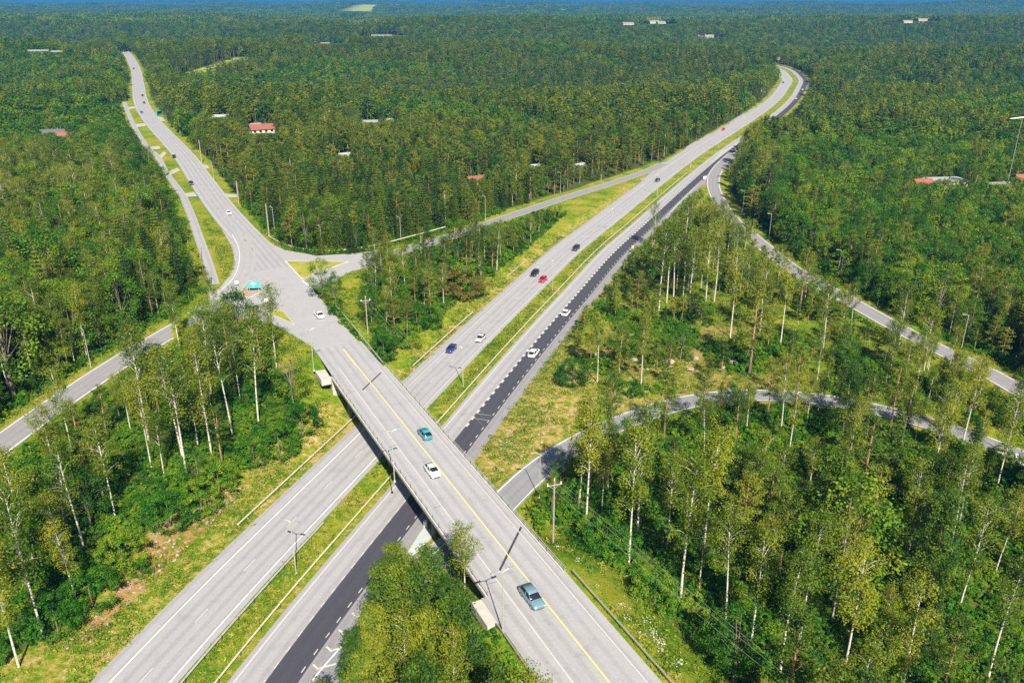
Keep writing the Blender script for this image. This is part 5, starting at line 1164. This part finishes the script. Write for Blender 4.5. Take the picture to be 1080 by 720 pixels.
small = (kd != 'bush') & (Hh < 4.0); kd = np.where(small, 'bush', kd)
px, py, f = proj_np(X, Y, Z); pyt = proj_np(X, Y, Z + Hh)[1]
size = Hh / f; seen = (px > -20) & (px < 1100) & (pyt < 720) & (py > -5)
KN = {'birch': ('birch_tree', 'birch'), 'pine': ('pine_tree', 'pine'), 'spruce': ('spruce_tree', 'spruce'), 'broad': ('leafy_tree', 'leafy tree'), 'bush': ('bush', 'bush')}
DESC = {'birch': 'airy birch with a white trunk', 'pine': 'olive green pine with a brown trunk', 'spruce': 'dark pointed spruce', 'broad': 'round-crowned bright green leafy tree', 'bush': 'low dense green bush'}
def put_tree(x, y, z, kind, h, label, group, w=1.0, leaf=None, young=False):
    gk = 'thicket' if kind == 'bush' and h > 3.9 else 'ypine' if young else kind
    v = random.randrange(len(NEARM[gk])); tm, cm = NEARM[gk][v]; r = empty(KN[kind][0], (x, y, z - 0.15), random.uniform(0, 6.28)); s = h / H0[gk]; ws = s * w * random.uniform(0.9, 1.1) * (1.12 if s < 0.8 else 1.0)
    r.scale = (ws, ws, s); tag(r, label, KN[kind][1], group)
    obj('trunk', tm, r); c = obj('crown', cm, r)
    if leaf: c.data = cm.copy(); c.data.materials.clear(); c.data.materials.append(M[leaf])
for (x, y, z, kind, h, w, lb) in HAND:
    put_tree(x, y, z, kind, h, lb, None, w * (1.1 if 'light birch in front of the bridge' in lb else 1), 'brown_leaf' if 'bronze-brown' in lb else None, kind == 'pine' and (y < 108 or 'young' in lb or 'dense' in lb or 'bushy' in lb or 'low pine' in lb))
taken = np.zeros(len(X), bool)
LMK = [(560, 627, 'the grey-blue estate'), (585, 540, 'the crossarm pole by the bridge'), (663, 510, 'the many-branched birch'), (742, 520, 'the fan-limbed birch'), (690, 640, 'the grass slope'), (765, 600, 'the slim birch low in the right wood'), (843, 610, 'the double-stemmed birch'), (866, 535, 'the dark spreading pine'), (957, 535, 'the forked birch'), (1003, 520, 'the leaning birch trunk'),
       (1049, 560, 'the white leaning birch'), (1045, 650, 'the corner birch at bottom right'), (880, 570, 'the bright green leafy tree'), (1061, 478, 'the silver car'), (823, 410, 'the middle of the slip road'), (600, 470, 'the shaded start of the slip road'), (675, 368, 'the pink rocks'), (772, 383, 'the pink boulder'), (710, 290, 'the row of white birches'), (770, 310, 'the single spreading birch'),
       (1014, 350, 'the lamp nearest the right margin'), (883, 280, 'the fourth exit road lamp'), (906, 302, 'the small white exit road sign'), (811, 240, 'the third exit road lamp'), (783, 214, 'the second exit road lamp'), (768, 180, 'the first exit road lamp'), (993, 192, 'the long cream house'), (1063, 150, 'the T-shaped mast'), (1052, 197, 'the low white building'), (920, 380, 'the middle of the exit road'),
       (857, 93, 'the blue sign at the far bend'), (763, 136, 'the small red car'), (692, 160, 'the lamp by the far motorway'), (804, 101, 'the white square sign'), (611, 177, 'the shed above the ramp'), (566, 178, 'the shed in the bushes'), (502, 191, 'the rust coloured cottage'), (423, 245, 'the lamp halfway along the ramp'), (340, 255, 'the lamp where the ramp begins'), (284, 235, 'the thick pole above the ramp'), (391, 133, 'the yellow house'), (364, 167, 'the small white cabin'),
       (276, 138, 'the red roofed house'), (233, 127, 'the small tan house'), (309, 190, 'the pale mast above the junction'), (213, 160, 'the pale pole up the side road'), (168, 119, 'the teal bus shelter'), (57, 143, 'the dark roofed house'), (60, 265, 'the light green round tree'), (85, 225, 'the broad bright crown'), (200, 250, 'the frontage path'), (96, 365, 'the lamp by the cross road'), (161, 366, 'the blue car on the cross road'), (273, 380, 'the dark-crowned birch at the junction'),
       (15, 360, 'the big leafy tree at left'), (40, 440, 'the left end of the cross road'), (295, 450, 'the large bush below the junction'), (180, 530, 'the large round dark bush'), (89, 520, 'the very white leaning birch'), (45, 590, 'the birch in the left strip'), (122, 500, 'the light green birch on bare soil'), (20, 640, 'the birch at the bottom left corner'), (197, 440, 'the birch above the round bushes'), (468, 292, 'the bronze bush'), (388, 330, 'the pole left of the bronze bush'), (524, 260, 'the birch on bare soil by the motorway'),
       (430, 650, 'the pine clump by the slip road'), (490, 595, 'the light birch by the near abutment'), (403, 39, 'the long grey-white hall'), (343, 47, 'the white farmhouse'), (640, 120, 'the middle of the central forest'), (900, 130, 'the tall trees above the cream house'), (530, 110, 'the pines behind the yellow house')]
LX = np.array([l_[0] for l_ in LMK], float); LY = np.array([l_[1] for l_ in LMK], float)
RANK = ['nearest', 'second', 'third', 'fourth', 'fifth', 'sixth', 'seventh', 'eighth', 'ninth', 'tenth', 'eleventh', 'twelfth', 'thirteenth', 'fourteenth', 'fifteenth', 'sixteenth']
REL = ['right of', 'beyond and right of', 'straight beyond', 'beyond and left of', 'left of', 'in front and left of', 'straight in front of', 'in front and right of']
KSH = {'birch': 'white-trunked birch', 'pine': 'olive green pine', 'spruce': 'dark pointed spruce', 'broad': 'round leafy tree', 'bush': 'green bush'}
pym = (py + pyt) / 2; sel = []
for kind in ('birch', 'pine', 'spruce', 'broad', 'bush'):
    n_hand = sum(1 for h in HAND if h[3] == kind); cand = np.where((kd == kind) & seen)[0]; cand = cand[np.argsort(-size[cand])][:max(0, 300 - n_hand)]; sel += list(cand)
buckets = {}
for i in sel:
    dd_ = np.hypot(LX - px[i], LY - pym[i]); j = int(dd_.argmin()); ang = math.degrees(math.atan2(LY[j] - pym[i], px[i] - LX[j])) % 360
    hc = 'tall ' if Hh[i] > H0[kd[i]] * 0.88 else ('short ' if Hh[i] < H0[kd[i]] * .55 else '')
    buckets.setdefault((hc + KSH[kd[i]], int(((ang + 22.5) % 360) // 45), j), []).append((dd_[j], i))
for (kn_, rel, j), lst in buckets.items():
    for rk, (_, i) in enumerate(sorted(lst)):
        lab = f'{RANK[min(rk, 15)]} {kn_} {REL[rel]} {LMK[j][2]}'
        for w_ in ('straight ', 'white-trunked ', 'olive ', 'dark ', 'round ', 'green ', 'very '):
            if len(lab.split()) > 16: lab = lab.replace(w_, '', 1)
        put_tree(X[i], Y[i], Z[i], kd[i], Hh[i], lab, f'{KN[kd[i]][1]}s in {ZN[zn_[i]]}'.replace('bushs', 'bushes').replace('birchs', 'birches'), young=bool(kd[i] == 'pine' and (zn_[i] == 7 or Hh[i] < 9)))
taken[sel] = True
X, Y, Z, kd, Hh = X[~taken], Y[~taken], Z[~taken], kd[~taken], Hh[~taken]
dist = np.hypot(X, Y); idx = np.zeros(len(X), int)
for i in range(len(X)):
    lod = 'near' if dist[i] < 520 else 'far'; k_ = kd[i]
    if lod == 'far' and k_ == 'bush': k_ = 'broad'
    c = KIDX[(lod, k_)]; idx[i] = c[rng.integers(len(c))]; kd[i] = k_
s = np.array([Hh[i] / H0[kd[i]] for i in range(len(X))]); wz = np.where(dist > 520, 1.28, 1.2)
PT = [np.c_[X, Y, Z - 0.1]]; RT = [np.c_[X * 0, X * 0, rng.random(len(X)) * 6.28]]; ST = [np.c_[s * wz * rng.uniform(.9, 1.15, len(X)), s * wz * rng.uniform(.9, 1.15, len(X)), s]]; IT = [idx]
# middle distance single trees, then canopy clumps to the horizon
X, Y, Z, d = plant(-1500, 1500, 1300, 2100, 8.0, False); H = los_limit(X, Y, Z, rng.uniform(11, 18, len(X))); k = H > 3; X, Y, Z, H = X[k], Y[k], Z[k], H[k]
kk_ = rng.choice(4, len(X), p=[.15, .42, .25, .18]); nm = ['birch', 'pine', 'spruce', 'broad']
PT.append(np.c_[X, Y, Z - .1]); RT.append(np.c_[X * 0, X * 0, rng.random(len(X)) * 6.28]); hs = H / np.array([H0[nm[a_]] for a_ in kk_]); ST.append(np.c_[hs * 1.5, hs * 1.5, hs]); IT.append(np.array([KIDX[('far', nm[a_])][rng.integers(len(KIDX[('far', nm[a_])]))] for a_ in kk_]))
for (y0, y1, sp_, sc_) in ((2100, 4200, 24, 1.0), (4200, 9000, 38, 1.6), (9000, 19000, 85, 3.2)):
    X, Y, Z, d = plant(-y1 * .72, y1 * .72, y0, y1, sp_, False); lim = los_limit(X, Y, Z, np.full(len(X), 16.0)); k = lim > 7; X, Y, Z = X[k], Y[k], Z[k]
    PT.append(np.c_[X, Y, Z - .5]); RT.append(np.c_[X * 0, X * 0, rng.random(len(X)) * 6.28]); ST.append(np.c_[X * 0 + sc_, X * 0 + sc_, X * 0 + (1.0 if sc_ < 2 else 1.2)] * rng.uniform(.9, 1.1, (len(X), 1))); fld = np.sin(X / (210 * sc_) + np.sin(Y / (330 * sc_)) * 2) + np.cos(Y / (150 * sc_) + X / 700) + rng.normal(size=len(X)) * .45; IT.append(np.array(KIDX[('clump', 'x')])[np.where(fld < -.4, 0, np.where(fld < .7, 2, 4)) + rng.integers(0, 2, len(X))])
PT = np.vstack(PT); RT = np.vstack(RT); ST = np.vstack(ST); IT = np.concatenate(IT); print('forest instances', len(PT))
scatter('forest', PT, RT, ST, IT, PROTO, 'unbroken mixed forest stretching to the horizon')

# ---------------------------------------------------------------- undergrowth and grass
UG = bpy.data.collections.new('undergrowth_kinds')
for v in range(4):
    (wv, wf), (lv, lf, lt) = tree_geo('bush', 1.0, 0.28, 0.75); me = mesh_np('undergrowth_plant', lv, lf, [M['bush_leaf']]); settint(me, lt); proto_obj(UG, f'kind_{v}', me)
X, Y = grid_pts(-150, 190, 55, 330, 1.55, 0.5); px, py, f = proj_np(X, Y, hq(X, Y)); k = (px > -120) & (px < 1200) & (py < 800); X, Y = X[k], Y[k]
d = road_d(X, Y); zz = zone(X, Y); cl_ = clearing(X, Y); pt = np.sin(X / 5.3 + 1) * np.sin(Y / 6.1) + np.sin(X / 11 + Y / 9) * .7
opn_ = inside(X, Y, OPENW[0]); lawn = inside(X, Y, CLEAR[6])
k = (d > 2.6) & (~cl_ | (lawn & (pt > 0.75) & (rng.random(len(X)) < .6))) & (~opn_ | (pt > 0.25)) & (rng.random(len(X)) < 0.93); X, Y = X[k], Y[k]
sz = rng.uniform(0.6, 1.9, len(X)) * np.where(rng.random(len(X)) < .12, 1.5, 1)
scatter('undergrowth', np.c_[X, Y, hq(X, Y) - .1], np.c_[X * 0, X * 0, rng.random(len(X)) * 6.28], np.c_[sz * 1.25, sz * 1.25, sz], rng.integers(0, 4, len(X)), UG, 'green undergrowth of ferns and seedlings beneath the trees'); print('undergrowth', len(X))
GR = bpy.data.collections.new('grass_kinds')
for v in range(3):
    n = 26; C = np.c_[rng.normal(size=(n, 2)) * 0.32, rng.uniform(0.08, 0.3, n)]; V, F = quads(C, np.c_[rng.normal(size=(n, 2)), np.full(n, .5)], rng.uniform(.18, .42, n), 0.35); me = mesh_np('grass_tuft', V, F, [M['grass_leaf']]); settint(me, rng.random(n)); proto_obj(GR, f'kind_{v}', me)
M['flower'] = leafmat('white_flowers', (0.45, 0.45, 0.35), (0.6, 0.6, 0.5), (0.7, 0.7, 0.6), 0.3)
n = 12; C = np.c_[rng.normal(size=(n, 2)) * 0.3, rng.uniform(0.25, 0.5, n)]; V, F = quads(C, np.c_[rng.normal(size=(n, 2)) * .3, np.full(n, 1.0)], rng.uniform(.10, .2, n), 1.0); me = mesh_np('flower_tuft', V, F, [M['flower']]); settint(me, rng.random(n)); proto_obj(GR, 'kind_3', me)
X, Y = grid_pts(-130, 150, 60, 300, 0.9, 0.5); Z = hq(X, Y); px, py, f = proj_np(X, Y, Z); k = (px > -60) & (px < 1140) & (py < 760); X, Y, Z = X[k], Y[k], Z[k]
d = road_d(X, Y); med = near(dec(MC, 2), X, Y)[0] < 1.9; pt = np.sin(X / 3.1 + Y / 7) * np.sin(Y / 4.3 - X / 9) + rng.normal(size=len(X)) * .5
k = ((d > 0.9) | med) & (clearing(X, Y) | med | (d < 4) | inside(X, Y, OPENW[0])) & (pt > -0.1); X, Y, Z = X[k], Y[k], Z[k]
dg = road_d(X, Y); fl = inside(X, Y, CLEAR[6]) & (dg < 5) & (dg > 1.5) & (rng.random(len(X)) < .3) & (Y < 105); gi_ = np.where(fl, 3, rng.integers(0, 3, len(X)))
sz = rng.uniform(.6, 1.7, len(X)); scatter('grass', np.c_[X, Y, Z], np.c_[X * 0, X * 0, rng.random(len(X)) * 6.28], np.c_[sz, sz, sz * .8], gi_, GR, 'tufts of yellow-green grass on the verges'); print('grass', len(X))

# ---------------------------------------------------------------- rocks
def rock_mesh(k):
    bm = bmesh.new(); bmesh.ops.create_icosphere(bm, subdivisions=3, radius=1.0); rs = np.random.default_rng(k)
    ax = rs.normal(size=(9, 3)); ax /= np.linalg.norm(ax, axis=1)[:, None]; lim = rs.uniform(0.55, 0.95, 9)
    for v in bm.verts:
        p = np.array(v.co)
        for a_, l_ in zip(ax, lim):
            t = p @ a_
            if t > l_: p = p - a_ * (t - l_) * .9
        v.co = Vector(p * [1.2, 1.0, 0.62])
    me = bpy.data.meshes.new('rock'); bm.to_mesh(me); bm.free(); me.materials.append(M['rock']); return me
RKM = [rock_mesh(k) for k in range(4)]
spots = [(675, 368, 2.4, 'pink granite rock in the open ground, largest of its cluster'), (668, 380, 1.5, 'pinkish rock left of the largest granite rock'), (705, 382, 2.0, 'flat pink rock right of the largest granite rock'), (728, 390, 1.3, 'small pink rock right of the flat one'), (772, 383, 2.2, 'rounded pink boulder near the middle of the open ground'), (763, 388, 1.2, 'small stone beside the rounded boulder'), (733, 378, 1.4, 'angular stone between the two rock clusters'), (645, 398, 1.5, 'pale stone at the edge of the open ground by the birch'), (795, 378, 1.1, 'small stone right of the rounded boulder')]
for k, (x, y, s_, lb) in enumerate(spots):
    q = PG(x, y); o = obj('rock', RKM[k % 4]); o.location = q + [0, 0, 0.1]; o.scale = (s_ * .7,) * 3; o.rotation_euler = (0, 0, k * 1.3); tag(o, lb, 'rock', 'pink rocks on the open ground')
RK = bpy.data.collections.new('stone_kinds')
for k in range(4): proto_obj(RK, f'kind_{k}', RKM[k])
X = rng.uniform(-90, 60, 26000); Y = rng.uniform(75, 190, 26000); k = (inside(X, Y, RK0) & (rng.random(len(X)) < .5)) | (inside(X, Y, ROCKY[0]) & (rng.random(len(X)) < .1)); ck = inside(X, Y, W([(520, 470), (555, 430), (600, 425), (640, 440), (590, 465), (540, 500)])); k |= ck & (rng.random(len(X)) < .12)
X, Y = X[k], Y[k]; d = road_d(X, Y) > 2; X, Y = X[d], Y[d]; sz = rng.uniform(.08, .38, len(X)) ** 1.0
scatter('gravel', np.c_[X, Y, hq(X, Y)], np.c_[rng.random(len(X)), rng.random(len(X)), rng.random(len(X)) * 6.28], np.c_[sz, sz, sz], rng.integers(0, 4, len(X)), RK, 'loose stones on the bare patches'); print('gravel', len(X))

# ---------------------------------------------------------------- haze
HAZE = True
if HAZE:
    m, nt, n, l, b = newmat('haze_air'); n.remove(b); pv = n.new('ShaderNodeVolumePrincipled'); pv.inputs['Color'].default_value = (0.05, 0.28, 0.70, 1); pv.inputs['Density'].default_value = 0.0001; pv.inputs['Anisotropy'].default_value = 0.0
    l.new(pv.outputs[0], n['Material Output'].inputs['Volume'])
    zlo = float(GH.min()) - 3; mb = MB(); xm = max(abs(xs[0]), xs[-1]) + 300; mb.box((0, (ys[0] + ys[-1]) / 2, (zlo + 112) / 2), (2 * xm, ys[-1] - ys[0] + 600, 112 - zlo))
    tag(mb.build('haze', m), kind='stuff')
print('objects', len(bpy.data.objects))
